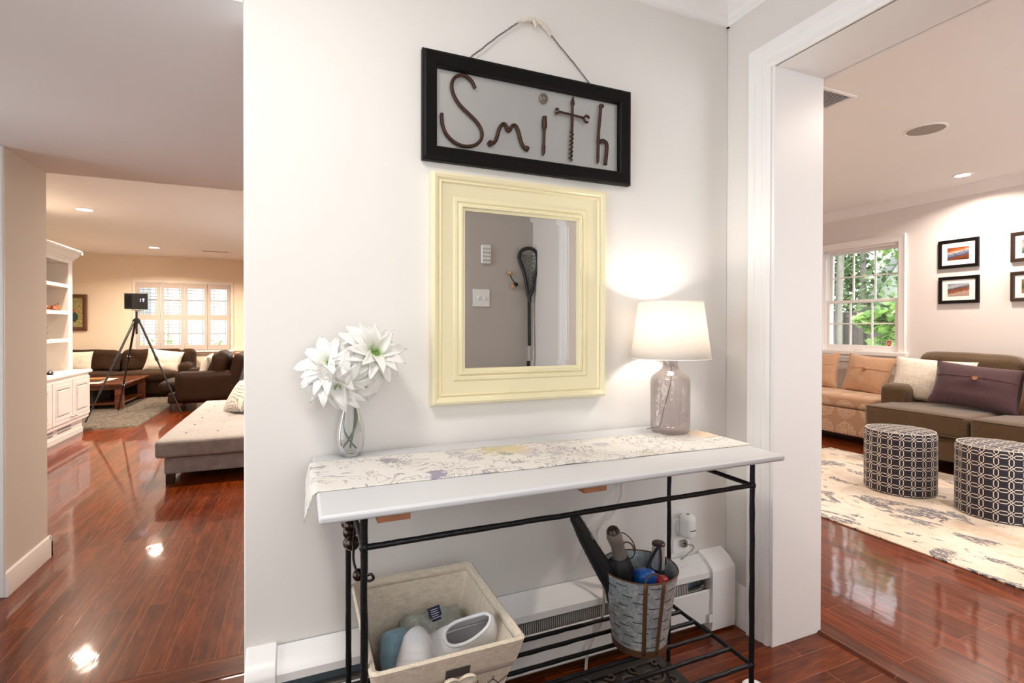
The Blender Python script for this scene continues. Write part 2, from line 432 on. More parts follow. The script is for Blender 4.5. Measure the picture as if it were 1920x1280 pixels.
# door casing round the opening to the den (faces the entry), jamb lining
prof = [(0, 0), (0, .012), (.012, .018), (.016, .014), (.03, .014), (.034, .018), (.055, .020), (.060, .025), (.082, .027), (.085, .022), (.085, 0)]
g = G(); g.frame(prof, .22, 1.295, 0, 2.035, lambda a, b, h: (1.536 - h, a, b), open_u=True)
struct('trim_3', g, W['white'], smooth=25)
g = G(); g.box(1.530, 1.778, 1.283, 1.2955, 0, 2.047); g.box(1.530, 1.778, .2195, .232, 0, 2.047); g.box(1.530, 1.778, .2195, 1.2955, 2.035, 2.0475)
struct('door_frame_1', g, W['white'], smooth=0, bevel=.002)
g = G(); g.frame([(0, 0), (0, .016), (.08, .016), (.08, 0)], .22, 1.295, 0, 2.035, lambda a, b, h: (1.774 + h, a, b), open_u=True); struct('trim_4', g, W['white'], smooth=0)
# crown mouldings
def crown_poly(s, z): # profile in (distance off wall, height below ceiling)
    return [(0, 0), (s, 0), (s, -.02), (s * .86, -.035), (s * .72, -.045), (s * .55, -.075), (s * .35, -.105), (s * .22, -.115), (s * .18, -.13), (.012, -.138), (.012, -.15), (0, -.15)]
g = G(); P = crown_poly(.115, 0)
g.prism([(1.5 - a, 2.43 + b) for a, b in P], 'x', -1.9, 1.536); struct('trim_5', g, W['white'], smooth=30)
g = G(); g.prism([(1.536 - a, 2.43 + b) for a, b in P], 'y', -.3, 1.5); struct('trim_6', g, W['white'], smooth=30)
g = G(); P = [(a * .7, b * .62) for a, b in P]
g.prism([(5.66 - a, 2.43 + b) for a, b in P], 'y', -1.48, 4.8); struct('trim_7', g, W['white'], smooth=30)
g = G(); g.prism([(4.8 - a, 2.43 + b) for a, b in P], 'x', 1.78, 5.66); struct('trim_8', g, W['white'], smooth=30)
# baseboards
bb = [(0, 0), (.016, 0), (.016, .085), (.012, .095), (.010, .108), (.004, .115), (0, .115)]
g = G(); g.prism([(-1.28 + a, -.152 + b) for a, b in bb], 'y', 3.12, 3.593); g.prism([(3.577 + a, -.152 + b) for a, b in bb], 'x', -2.9, -1.264); struct('baseboard_left', g, W['white'], smooth=30)
g = G(); g.prism([(1.536 - a, b * 1.35) for a, b in bb], 'y', 1.381, 1.5); struct('baseboard_right', g, W['white'], smooth=30)
g = G(); g.prism([(11.9 - a, -.152 + b) for a, b in bb], 'x', -3.95, -.78); struct('baseboard_far', g, W['white'], smooth=30)
g = G(); g.prism([(5.66 - a, b) for a, b in bb], 'y', -1.48, 4.8); struct('baseboard_den', g, W['white'], smooth=30)
g = G(); g.prism([(1.773 + a, b) for a, b in bb], 'y', 1.385, 4.8); struct('baseboard_den_side', g, W['white'], smooth=30)
g = G(); g.box(-1.36, -1.275, 3.118, 3.136, -.152, 1.968); struct('trim_9', g, W['white'], smooth=0, bevel=.004)
d2 = G(); d2.frame([(0, 0), (0, .02), (.06, .02), (.06, 0)], -.7, 1.3, -.152, 2.1, lambda a, b, h: (a, 11.9 - h, b), open_u=True)  # unseen glass door, added to bring more daylight into the living room
for x in (-.7, .26, 1.22): d2.box(x, x + .08, 11.96, 12.0, -.152, 2.1)
d2 = struct('added_door_2', d2, W['white'], smooth=0)
g = G(); g.box(-.66, 1.26, 11.978, 11.982, -.15, 2.1); o = g.build('pane', W['glass'], smooth=0); o.parent = d2
# chair rail under the living room window
g = G(); g.prism([(11.9 - a, b) for a, b in [(0, .56), (.035, .575), (.04, .60), (.02, .60), (.02, .62), (.045, .625), (.045, .64), (0, .64)]], 'x', -1.9, -.78); struct('trim_10', g, LW, smooth=0)

# living room window: frame, thin bars and glass
w1 = G(); w1.frame([(0, 0), (0, .02), (.055, .026), (.06, .02), (.06, 0)], wx0, wx1, wz0, wz1, lambda a, b, h: (a, 11.9 - h, b))
w1 = struct('window_1', w1, plain('warm_white_trim', (.86, .80, .74), .4), smooth=0)
g = G()
for i in range(5):
    x = wx0 + (wx1 - wx0) * i / 4; g.box(x - .018, x + .018, 11.98, 12.02, wz0, wz1)
for i in range(8):
    x = wx0 + (wx1 - wx0) * (i + .5) / 8; g.box(x - .006, x + .006, 11.99, 12.01, wz0, wz1)
for z in (wz0 + .015, .98, 1.31, 1.65, wz1 - .015): g.box(wx0, wx1, 11.985, 12.015, z - .01, z + .01)
o = g.build('muntin', W['white'], smooth=0); o.parent = w1
g = G(); g.box(wx0, wx1, 11.998, 12.002, wz0, wz1); o = g.build('pane', W['glass'], smooth=0); o.parent = w1
g = G(); g.box(wx0 - .09, wx1 + .09, 11.84, 11.95, wz0 - .05, wz0 - .015); o = g.build('sill', W['white'], smooth=0, bevel=.006); o.parent = w1

# den window: double hung
w2 = G()
w2.frame([(0, 0), (0, .016), (.01, .022), (.055, .026), (.07, .034), (.075, .03), (.075, 0)], dy0, dy1, dz0, dz1 + .01, lambda a, b, h: (5.66 - h, a, b))
w2.box(5.66, 5.80, dy0, dy0 + .012, dz0, dz1); w2.box(5.66, 5.80, dy1 - .012, dy1, dz0, dz1); w2.box(5.66, 5.80, dy0, dy1, dz1 - .012, dz1)
w2 = struct('window_2', w2, W['white'], smooth=25)
def sash(name, x, y0, y1, z0, z1, rail, nb=2):
    g = G(); s = .035
    g.box(x - .016, x + .016, y0, y0 + s, z0, z1); g.box(x - .016, x + .016, y1 - s, y1, z0, z1)
    g.box(x - .0165, x + .0165, y0, y1, z1 - .028, z1); g.box(x - .0165, x + .0165, y0, y1, z0, z0 + rail)
    for i in (1, 2):
        y = y0 + s + (y1 - y0 - 2 * s) * i / 3; g.box(x - .010, x + .010, y - .008, y + .008, z0 + rail, z1 - .028)
    zm = (z0 + rail + z1 - .028) / 2; g.box(x - .0095, x + .0095, y0 + s, y1 - s, zm - .008, zm + .008)
    o = g.build(name, W['white'], smooth=0, bevel=.003); o.parent = w2
    g = G(); g.box(x - .002, x + .002, y0 + s * .6, y1 - s * .6, z0 + rail * .6, z1 - .014); p = g.build('pane', W['glass'], smooth=0); p.parent = o
sash('upper_sash', 5.745, dy0 + .012, dy1 - .012, 1.40, dz1 - .012, .03)
sash('lower_sash', 5.695, dy0 + .012, dy1 - .012, .872, 1.432, .062)
g = G(); g.box(5.60, 5.70, dy0 - .10, dy1 + .10, dz0 - .032, dz0 + .012); g.box(5.635, 5.66, dy0 - .08, dy1 + .08, dz0 - .11, dz0 - .032)
o = g.build('sill', W['white'], smooth=0, bevel=.006); o.parent = w2
g = G(); g.box(5.667, 5.682, 3.62, 3.72, .885, .893); o = g.build('sash_lift', W['white'], smooth=0, bevel=.003); o.parent = w2
# alarm sticker on the pane
g = G(); c = (3.372, .958)
sh = [(-.026, .034), (0, .040), (.026, .034), (.026, -.005), (.014, -.03), (0, -.04), (-.014, -.03), (-.026, -.005)]
g.prism([(c[0] + a, c[1] + b) for a, b in sh], 'x', 5.690, 5.692); g.prism([(c[0] + a * .82, c[1] + b * .82) for a, b in sh], 'x', 5.6885, 5.690, m=1)
for k in range(3): g.box(5.688, 5.6885, c[0] - .014, c[0] + .014, c[1] + .008 - k * .009, c[1] + .011 - k * .009, m=0)
solo('alarm_sticker', g, [plain('sticker_white', (.9, .9, .9)), plain('sticker_red', (.55, .03, .03))], 'small red shield alarm sticker in lower corner of den window pane', 'sticker', smooth=0)

# front door behind the camera (seen only in the mirror) and entry window
d1 = G()
d1.box(-.20, .70, -.36, -.32, 0, .78); d1.box(-.20, -.06, -.36, -.32, .78, 2.05); d1.box(.56, .70, -.36, -.32, .78, 2.05); d1.box(-.06, .56, -.36, -.32, 1.95, 2.05); d1.box(-.06, .56, -.36, -.32, .78, .82)
d1 = struct('door_1', d1, W['white'], smooth=0, bevel=.003)
tg = NT('ripple_glass'); tg.set(color=(.9, .93, .93), rough=.15, trans=1.0, ior=1.2); tg.bump(tg.noise(tg.co(), 40, 2).outputs[0], .6, .01)
g = G(); g.box(-.06, .56, -.342, -.338, .82, 1.95); o = g.build('pane', W['glass'], smooth=0); o.parent = d1
g = G(); g.box(.245, .255, -.35, -.33, .82, 1.95); g.box(-.06, .56, -.35, -.33, 1.38, 1.39); o = g.build('lead_strip', W['pipe'], smooth=0); o.parent = d1
g = G(); g.frame([(0, 0), (0, .015), (.07, .02), (.07, 0)], -.20, .70, 0, 2.07, lambda a, b, h: (a, -.3 + h, b), open_u=True); struct('trim_11', g, W['white'], smooth=0)
w3 = G(); w3.frame([(0, 0), (0, .015), (.07, .02), (.07, 0)], 0, 1.3, .3, 2.15, lambda a, b, h: (-1.9 + h, a, b)); w3.box(-1.98, -1.95, .63, .67, .3, 2.15); w3.box(-1.98, -1.95, 0, 1.3, 1.38, 1.42)
w3 = struct('window_3', w3, W['white'], smooth=0)
g = G(); g.box(-1.966, -1.962, 0, 1.3, .3, 2.15); o = g.build('pane', W['glass'], smooth=0); o.parent = w3
d3 = G(); d3.frame([(0, 0), (0, .02), (.06, .02), (.06, 0)], 1.75, 2.95, -.152, 1.9, lambda a, b, h: (-1.9 + h, a, b), open_u=True)  # unseen glass door, added to light the bulkhead, partition and back wall
for y in (1.75, 2.32, 2.89): d3.box(-1.98, -1.94, y, y + .06, -.152, 1.9)
d3 = struct('added_door_3', d3, W['white'], smooth=0)
g = G(); g.box(-1.962, -1.958, 1.80, 2.90, -.15, 1.9); o = g.build('pane', W['glass'], smooth=0); o.parent = d3

w4 = G(); w4.frame([(0, 0), (0, .02), (.06, .02), (.06, 0)], 6.0, 9.4, .3, 2.2, lambda a, b, h: (1.536 - h, a, b))  # unseen window, added for more daylight on the living room ceiling
for y in (7.1, 8.25): w4.box(1.60, 1.64, y, y + .06, .3, 2.2)
w4 = struct('added_window_4', w4, W['white'], smooth=0)
g = G(); g.box(1.618, 1.622, 6.0, 9.4, .3, 2.2); o = g.build('pane', W['glass'], smooth=0); o.parent = w4
w5 = G(); w5.frame([(0, 0), (0, .02), (.06, .02), (.06, 0)], 2.5, 5.0, .3, 2.2, lambda a, b, h: (a, -1.48 + h, b))  # unseen window, added to brighten the den
for x in (3.3, 4.15): w5.box(x, x + .06, -1.56, -1.52, .3, 2.2)
w5 = struct('added_window_5', w5, W['white'], smooth=0)
g = G(); g.box(2.5, 5.0, -1.542, -1.538, .3, 2.2); o = g.build('pane', W['glass'], smooth=0); o.parent = w5
# =================================================================== LAMPS OF THE ROOMS, SEEN AND ADDED
def downlight(x, y, z, r, power, color, label, group, spread=150, glow=12):
    t = thing('recessed_light', label, 'ceiling light', (x, y, z), 0, group)
    g = G(); g.lathe([(r * .78, -.001), (r * .80, -.006), (r * 1.0, -.008), (r * 1.12, -.003), (r * 1.12, 0)], (x, y, z), 40, cap0=False, cap1=False); part('trim_ring', g, W['white'], t)
    g = G(); g.lathe([(0.002, -.002), (r * .79, -.002)], (x, y, z), 40, cap0=False, cap1=False); part('lamp_lens', g, emissive('lens_' + name_c(color), color, glow), t)
    l = area('downlight_lamp', (x, y, z - .012), r * 1.5, power, color, shape='DISK'); l.data.spread = math.radians(spread)
    return t
def name_c(c): return '%02d' % int(c[2] * 99)
GL = 'recessed lights in the living room ceiling'
downlight(-2.325, 7.474, 2.5, .10, 56, WARM, 'recessed ceiling light nearer the bookcase in the left room', GL)
downlight(-2.316, 10.588, 2.5, .10, 56, WARM, 'recessed ceiling light farther back, left of the ceiling vent', GL)
for x, y in ((-.4, 7.5), (-.4, 10.5), (-.3, 5.2)):  # extra unseen lamps, added to light the living room
    downlight(x, y, 2.5, .10, 48, WARM, 'added recessed ceiling light of the living room, unseen to the right', GL)
downlight(5.228, 2.52, 2.43, .066, 17, (1, .84, .72), 'recessed ceiling light in the right room above the framed photographs', 'recessed lights in the right room ceiling')
for x, y in ((5.1, .9), (3.0, .6), (3.0, 3.6)):  # extra unseen lamps, added to light the den
    downlight(x, y, 2.43, .066, 24, (1, .84, .72), 'added recessed ceiling light of the right room, unseen', 'recessed lights in the right room ceiling')
# unseen ceiling lamp, added to light the entry
t = thing('added_ceiling_lamp', 'unseen round white flush ceiling lamp, added to light the entry hall', 'ceiling light', (-.35, .55, 2.43))
g = G(); g.lathe([(.17, 0), (.17, -.03), (.16, -.04)], (-.35, .55, 2.43), 40); part('lamp_base', g, W['chrome'], t)
g = G(); g.lathe([(.158, -.04), (.14, -.075), (.09, -.10), (.03, -.112), (0.002, -.114)], (-.35, .55, 2.43), 40, cap0=False, cap1=False); part('lamp_shade', g, emissive('opal_glass', NEUT, 3), t)
area('added_hall_lamp', (-.35, .55, 2.30), .34, 14, NEUT, shape='DISK')

# =================================================================== ENTRY HALL
# ---- console table: wrought iron frame on round risers
t = thing('console_table', 'narrow grey-white topped console table on a black wrought iron frame', 'table', (.635, 1.24, 0))
g = G()
tp = [(.034, 1.0), (1.240, 1.0), (1.240, 1.485), (.034, 1.485)]
g.prism(tp, 'z', .755, .772); part('tabletop', g, W['tabletop'], t, bevel=.006, seg=3)
LX, LY0, LY1, SZ = (.118, 1.15), 1.03, 1.37, .195
rs = random.Random(3)
def iron_rod(a, b, r, n=10):
    a = Vector(a); b = Vector(b); k = max(3, int((b - a).length / .035))
    pts = []; rr = []
    for i in range(k + 1):
        p = a.lerp(b, i / k)
        if 0 < i < k: p += Vector((rs.uniform(-1, 1), rs.uniform(-1, 1), rs.uniform(-1, 1))) * .0006
        pts.append(p); rr.append(r * rs.uniform(.93, 1.07))
    return pts, rr, n
for x in LX:
    for y in (LY0, LY1):
        g = G(); g.tube(*iron_rod((x, y, .0065 if x < 1 else .0005), (x, y, .7555), .0072, 12)); g.sph((x, y, .69), (.0095, .0095, .011), 12, 8); g.sph((x, y, SZ), (.009, .009, .010), 12, 8)
        part('leg', g, W['iron'], t, smooth=60)
for y in (LY0, LY1):
    g = G(); g.tube(*iron_rod((LX[0], y, .69), (LX[1], y, .69), .0062)); part('rail', g, W['iron'], t, smooth=60)
for x in LX:
    g = G(); g.tube(*iron_rod((x, LY0, .69), (x, LY1, .69), .0062)); g.tube(*iron_rod((x, LY0, .748), (x, LY1, .748), .0055)); part('side_rail', g, W['iron'], t, smooth=60)
    g = G(); g.tube(*iron_rod((x, LY0, SZ), (x, LY1, SZ), .0062)); part('shelf_side_rail', g, W['iron'], t, smooth=60)
for y in (1.03, 1.105, 1.178, 1.25, 1.312, 1.37):
    g = G(); g.tube(*iron_rod((LX[0], y, SZ), (LX[1], y, SZ), .0062)); part('shelf_rod', g, W['iron'], t, smooth=60)
# grape cluster and curled wire on the left end
ball = []
for y, z in ((1.289, .648), (1.236, .645), (1.176, .643), (1.052, .628), (1.262, .672), (1.205, .672), (1.232, .622)):
    g = G(); g.sph((.110, y, z), .0165 if y > 1.1 else .012, 16, 10); part('iron_grape', g, plain('polished_iron', (.05, .035, .03), .2, .9) if not ball else ball[0], t, smooth=60)
    if not ball: ball.append(bpy.data.materials['polished_iron'])
g = G(); g.tube(smoothpath([(.118, 1.22, .69), (.112, 1.15, .685), (.105, 1.10, .665), (.104, 1.085, .640), (.112, 1.06, .622), (.124, 1.02, .628), (.132, 1.00, .640), (.128, .998, .650), (.122, 1.01, .644)], 6), .0026, 8)
g.tube(smoothpath([(.110, 1.30, .684), (.108, 1.30, .65), (.108, 1.275, .63), (.112, 1.25, .615)], 6), .0022, 8)
part('curled_wire', g, W['iron'], t, smooth=60)
for x0, x1 in ((.141, .205), (.603, .664)):
    g = G(); g.box(x0, x1, 1.008, 1.045, .742, .7552); part('wood_cleat', g, W['brownwood'], t, smooth=0)
g = G(); g.lathe([(.034, 0), (.034, .006), (.030, .010), (.003, .010)], (1.305, 1.160, .0003), 32)
solo('floor_disc', g, W['whiteplastic'], 'small white round disc on the floor behind the right front table leg', 'disc')

# ---- table runner
tr = NT('floral_runner')
co = tr.co('UV')
n1 = tr.noise(co, 8.5, 4, .6, 1.2).outputs[0]
lines = tr.math('ABSOLUTE', tr.math('SUBTRACT', tr.math('FRACT', tr.math('MULTIPLY', n1, 9.0)), .5))
lm = tr.math('MULTIPLY', tr.math('LESS_THAN', lines, .10), tr.math('GREATER_THAN', tr.noise(co, 9, 2).outputs[0], .46))
lm2 = tr.math('MULTIPLY', tr.math('LESS_THAN', tr.math('ABSOLUTE', tr.math('SUBTRACT', tr.math('FRACT', tr.math('MULTIPLY', tr.noise(co, 16, 3, .6, 2).outputs[0], 5.0)), .5)), .06), tr.math('GREATER_THAN', tr.noise(co, 5, 2).outputs[0], .53))
base = tr.mix(tr.noise(co, 7, 3).outputs[0], (.60, .565, .52), (.68, .655, .61))
vor = tr.n('TexVoronoi'); vor.inputs['Scale'].default_value = 5.2; tr.l(co, vor.inputs['Vector'])
petal = tr.math('MULTIPLY', tr.math('LESS_THAN', tr.math('ADD', vor.outputs['Distance'], tr.math('MULTIPLY', tr.noise(co, 30, 3).outputs[0], .35)), .36), .45)
base = tr.mix(petal, base, (.40, .36, .42))
c = tr.mix(tr.math('MULTIPLY', lm, .75), base, (.22, .20, .21))
c = tr.mix(tr.math('MULTIPLY', lm2, .8), c, (.30, .27, .26))
def spot(c, x, y, r, col, k=.8, nsc=26):
    d = tr.n('VectorMath', operation='DISTANCE'); tr.l(co, d.inputs[0]); d.inputs[1].default_value = (x, y, 0)
    e = tr.math('ADD', tr.math('DIVIDE', d.outputs['Value'], r), tr.math('MULTIPLY_ADD', tr.noise(co, nsc * 1.6, 4, .7).outputs[0], 3.4, -1.7))
    return tr.mix(tr.math('MULTIPLY', tr.math('LESS_THAN', e, .8), k), c, col)
c = spot(c, .50, .215, .075, (.52, .43, .22)); c = spot(c, .54, .215, .05, (.60, .50, .28)); c = spot(c, .49, .165, .02, (.25, .26, .22))
c = spot(c, 1.19, .19, .07, (.70, .52, .33)); c = spot(c, .27, .03, .035, (.16, .14, .24)); c = spot(c, .18, .20, .03, (.20, .18, .22)); c = spot(c, .40, .15, .03, (.35, .33, .36), .6)
c = spot(c, .62, .12, .025, (.35, .33, .36), .6); c = spot(c, .80, .17, .03, (.33, .30, .36), .6); c = spot(c, .86, .02, .03, (.42, .38, .25), .6)
tr.set(color=c, rough=.85, sheen=.15); tr.bump(tr.noise(co, 60, 2).outputs[0], .25, .003)
g = G(); uvl = g.bm.loops.layers.uv.new('UVMap')
NU, NV = 110, 26
hang = .055
def run_pt(a, b):
    s_ = -hang + a * (1.2185 + hang)              # distance along; negative part hangs over the left edge
    wv = noise.noise(Vector((s_ * 5, 2.2, 0))) * .004
    y0 = 1.150 - .022 * max(0, s_) + wv; y1 = 1.412 - .045 * max(0, s_) + wv * .6
    y = y0 + (y1 - y0) * b
    z = .7735 + max(0, noise.noise(Vector((s_ * 9, b * 6, 1)))) * .0035 * (0.3 + (abs(b - .5) * 1.6))
    x = .0335 + s_
    if s_ < 0:
        q = -s_; e = .008
        if q < e * 1.57: ang = q / e; x = .0335 - math.sin(ang) * e; z = .7735 - e * (1 - math.cos(ang))
        else: x = .0335 - e - (q - e * 1.57) * (.22 + .15 * (1 - b)) ; z = .7735 - e - (q - e * 1.57) * .96
        y += .006 * math.sin(b * 9) * q / hang
        z -= .012 * (1 - b) * (q / hang)
    return (x, y, z), s_, b * .26
V = [[None] * (NV + 1) for _ in range(NU + 1)]; UVd = {}
for i in range(NU + 1):
    for j in range(NV + 1):
        p, su, sv = run_pt(i / NU, j / NV); V[i][j] = g.v(p); UVd[V[i][j]] = (su, sv)
for i in range(NU):
    for j in range(NV):
        fc = g.f([V[i][j], V[i + 1][j], V[i + 1][j + 1], V[i][j + 1]])
        for lp in fc.loops: lp[uvl].uv = UVd[lp.vert]
solo('table_runner', g, tr.m, 'cream floral table runner hanging over the left end of the console table', 'table runner', smooth=60, solid=.0016)

# ---- table lamp
LXc, LYc = 1.146, 1.362
t = thing('table_lamp', 'lit table lamp with a grey glass bottle base and white drum shade', 'lamp', (LXc, LYc, .7755))
z0 = .7755
tg = NT('smoky_seeded_glass')
tr_ = tg.n('BsdfTransparent'); tr_.inputs[0].default_value = (.77, .725, .715, 1)
gs = tg.n('BsdfGlossy'); gs.inputs['Roughness'].default_value = .08; gs.inputs[0].default_value = (.95, .9, .88, 1)
df = tg.n('BsdfDiffuse'); df.inputs[0].default_value = (.42, .39, .38, 1)
bp = tg.n('Bump'); bp.inputs['Strength'].default_value = .35; bp.inputs['Distance'].default_value = .003
vo = tg.n('TexVoronoi'); vo.inputs['Scale'].default_value = 90; tg.l(tg.co(scale=(1, 1, .6)), vo.inputs['Vector']); tg.l(vo.outputs['Distance'], bp.inputs['Height'])
for q in (gs, df): tg.l(bp.outputs[0], q.inputs['Normal'])
lw = tg.n('LayerWeight'); lw.inputs[0].default_value = .45; tg.l(bp.outputs[0], lw.inputs['Normal'])
m1 = tg.n('MixShader'); tg.l(tg.math('MULTIPLY_ADD', lw.outputs['Facing'], .40, .06), m1.inputs[0]); tg.l(tr_.outputs[0], m1.inputs[1]); tg.l(df.outputs[0], m1.inputs[2])
m2 = tg.n('MixShader'); tg.l(tg.math('MULTIPLY_ADD', lw.outputs['Fresnel'], .4, .02), m2.inputs[0]); tg.l(m1.outputs[0], m2.inputs[1]); tg.l(gs.outputs[0], m2.inputs[2])
tg.l(m2.outputs[0], tg.out.inputs[0]); tg.t.nodes.remove(tg.b)
g = G()
pr = [(.058, 0), (.062, .004), (.0635, .02), (.0640, .10), (.0640, .165), (.0625, .176), (.057, .186), (.047, .195), (.035, .203), (.027, .212), (.0235, .225), (.023, .243), (.0245, .247), (.0225, .250)]
g.lathe([(r, z) for r, z in pr], (LXc, LYc, z0), 48, cap1=False); part('glass_base', g, tg.m, t, smooth=50)
g = G(); g.lathe([(.024, .243), (.0245, .247), (.0245, .256), (.010, .260), (.010, .285), (.016, .288), (.016, .325), (.004, .327)], (LXc, LYc, z0), 24); part('socket', g, W['chrome'], t)
g = G(); g.tube(smoothpath([(LXc + .002, LYc, z0 + .243), (LXc, LYc - .004, z0 + .17), (LXc - .02, LYc + .005, z0 + .08), (LXc - .035, LYc + .01, z0 + .02), (LXc - .045, LYc + .03, z0 + .012), (LXc - .062, LYc + .045, z0 + .004)], 6), .0018, 6); part('inner_cord', g, plain('grey_cord', (.25, .22, .2), .5), t, smooth=60)
ts = NT('linen_shade')
tl = ts.n('BsdfTranslucent'); tl.inputs[0].default_value = (.95, .90, .84, 1)
dd = ts.n('BsdfDiffuse'); dd.inputs[0].default_value = (.88, .86, .83, 1)
mm = ts.n('MixShader'); mm.inputs[0].default_value = .55; ts.l(dd.outputs[0], mm.inputs[1]); ts.l(tl.outputs[0], mm.inputs[2]); ts.l(mm.outputs[0], ts.out.inputs[0]); ts.t.nodes.remove(ts.b)
zs0, zs1, r0, r1 = 1.021, 1.207, .129, .104
g = G(); g.lathe([(r0, zs0), (r0 + (r1 - r0) * .5, (zs0 + zs1) / 2), (r1, zs1)], (LXc, LYc, 0), 64, cap0=False, cap1=False); part('lamp_shade', g, ts.m, t, solid=.0012)
g = G()
for r, z in ((r0, zs0), (r1, zs1)): g.tube([(LXc + r * math.cos(a * PI / 32), LYc + r * math.sin(a * PI / 32), z) for a in range(64)], .0016, 6, closed=True)
for a in (0, 2.09, 4.19): g.tube([(LXc, LYc, zs1 - .01), (LXc + r1 * math.cos(a), LYc + r1 * math.sin(a), zs1 - .002)], .0014, 6)
g.tube([(LXc, LYc, z0 + .32), (LXc, LYc, zs1 - .01)], .0012, 6)
part('shade_trim', g, W['whiteplastic'], t, smooth=60)
g = G(); g.sph((LXc, LYc, 1.125), (.02, .02, .022), 16, 12); part('bulb', g, emissive('bulb_glow', (1, .85, .66), 25), t)
l = bpy.data.lights.new('bulb_lamp', 'POINT'); l.energy = 5.2; l.color = (1, .92, .83); l.shadow_soft_size = .03
o = bpy.data.objects.new('bulb_lamp', l); COL.objects.link(o); o.location = (LXc, LYc, 1.135)

# ---- vase with two white flowers
VX, VY = .131, 1.452
t = thing('bud_vase', 'clear glass bud vase at the left end of the console table', 'vase', (VX, VY, .772))
tg = NT('vase_glass'); tg.set(color=(.985, .985, .985), rough=.0, trans=1.0, ior=1.45)
vp = [(.024, 0), (.026, .003), (.034, .022), (.0375, .045), (.036, .075), (.029, .105), (.022, .130), (.0175, .155), (.0165, .175), (.0185, .195), (.0195, .20)]
vi = [(r - .0022, z) for r, z in vp[2:]][::-1] + [(.026, .012), (.004, .009)]
gt = glass_thin('vase_glass_thin', (.97, .975, .97), .7)
g = G(); g.lathe(vp, (VX, VY, .772), 40, cap1=False); part('vase_body', g, gt, t, smooth=60)
g = G(); g.lathe([(.0225, .0012), (.025, .006), (.012, .011), (.003, .012)], (VX, VY, .772), 32); part('thick_bottom', g, tg.m, t, smooth=60)

pet = NT('white_petal')
at = pet.n('Attribute'); at.attribute_name = 'along'
cc = pet.ramp(at.outputs['Fac'], [(0, (.30, .50, .12)), (.14, (.50, .68, .30)), (.34, (.86, .87, .78)), (.6, (.90, .89, .86)), (1, (.90, .89, .87))])
pet.set(color=cc, rough=.6, spec=.3)
pet.bump(pet.noise(pet.co(scale=(1, 1, 1)), 60, 2).outputs[0], .15, .002)
tl = pet.n('BsdfTranslucent'); pet.l(cc, tl.inputs[0]); mm = pet.n('MixShader'); mm.inputs[0].default_value = .25
pet.l(pet.b.outputs[0], mm.inputs[1]); pet.l(tl.outputs[0], mm.inputs[2]); pet.l(mm.outputs[0], pet.out.inputs[0])
W['stem'] = plain('grey_green_stem', (.16, .18, .14), .5)
def petal_mesh(L, wd, bend, cup, seed):
    me_g = G(); n, mw = 12, 6; V = []; al = []
    for i in range(n + 1):
        a = i / n
        w_ = wd * (math.sin(PI * min(1, a ** .8)) ** .75) * (1 - .25 * a) + .002 * (1 - a)
        ang = bend * a * a
        x = L * (a - .10 * bend * a ** 3); z = L * (.25 * a * (1 - a) * 1.2 - .5 * bend * a ** 2.2)
        row = []
        for j in range(mw + 1):
            b = j / mw * 2 - 1
            rip = .010 * noise.noise(Vector((a * 5 + seed, b * 2, seed)))
            row.append(me_g.v((x, b * w_ / 2, z + cup * w_ * (b * b) * (1 - .3 * a) + rip * a)))
        V.append(row); al += [a] * (mw + 1)
    for i in range(n):
        for j in range(mw): me_g.f([V[i][j], V[i + 1][j], V[i + 1][j + 1], V[i][j + 1]])
    o = me_g.build('petal', pet.m, smooth=80, recalc=False, solid=.0006)
    a_ = o.data.attributes.new('along', 'FLOAT', 'POINT'); a_.data.foreach_set('value', al)
    return o
def flower(label, head, facing, stem, n, L, seed, g_='white artificial flowers in the bud vase', tilt2=None):
    rr = random.Random(seed)
    t = thing('white_flower', label, 'flower', stem[0], 0, g_)
    g = G(); g.tube(smoothpath(stem, 8), .0027, 8); part('stem', g, W['stem'], t, smooth=60)
    fz = Vector(facing).normalized(); q = fz.to_track_quat('Z', 'Y').to_matrix().to_4x4()
    Hm = T(*head) @ q
    loc = Vector(stem[0])
    g = G(); g.sph((0, 0, 0), (.008, .008, .012), 12, 8, M=Hm)
    for k in range(7):
        a = rr.uniform(0, 6.28); g.tube([Hm @ Vector((0, 0, 0)), Hm @ Vector((.008 * math.cos(a), .008 * math.sin(a), .022))], [.0012, .002], 6)
    part('flower_heart', g, plain('green_heart', (.22, .36, .09), .6) if 'green_heart' not in bpy.data.materials else bpy.data.materials['green_heart'], t, smooth=60)
    meshes = []
    for k in range(5):
        o = petal_mesh(L * rr.uniform(.85, 1.1), L * rr.uniform(.36, .50), rr.uniform(.2, 1.0), rr.uniform(.10, .35), rr.uniform(0, 50)); meshes.append(o)
    first = set()
    for k in range(n):
        layer = k / n
        az = k * 2.399963 + rr.uniform(-.12, .12)
        el = math.radians(-35 + 85 * layer + rr.uniform(-12, 12))
        src = meshes[k % 5]
        o = src if k < 5 else src.copy()
        if k >= 5: COL.objects.link(o)
        sc_ = (1.0 - .38 * layer) * rr.uniform(.9, 1.08)
        M = Hm @ R(z=az) @ R(y=-el) @ Matrix.Scale(sc_, 4)
        M = Matrix.Translation(-loc) @ M
        # keep petals off the wall
        tip = (Matrix.Translation(loc) @ M) @ Vector((L, 0, -L * .2))
        if tip.y > 1.482: M = Matrix.Translation((0, -(tip.y - 1.482) * .55, 0)) @ M
        o.parent = t; o.matrix_basis = M
    return t
flower('white artificial flower on the left of the vase, its green heart facing up', (.078, 1.375, 1.022), (-.35, -.75, .45),
       [(.108, 1.435, .797), (.128, 1.448, .82), (.146, 1.452, .86), (.146, 1.452, .90), (.135, 1.44, .95), (.095, 1.40, 1.0), (.080, 1.383, 1.015)], 34, .118, 4)
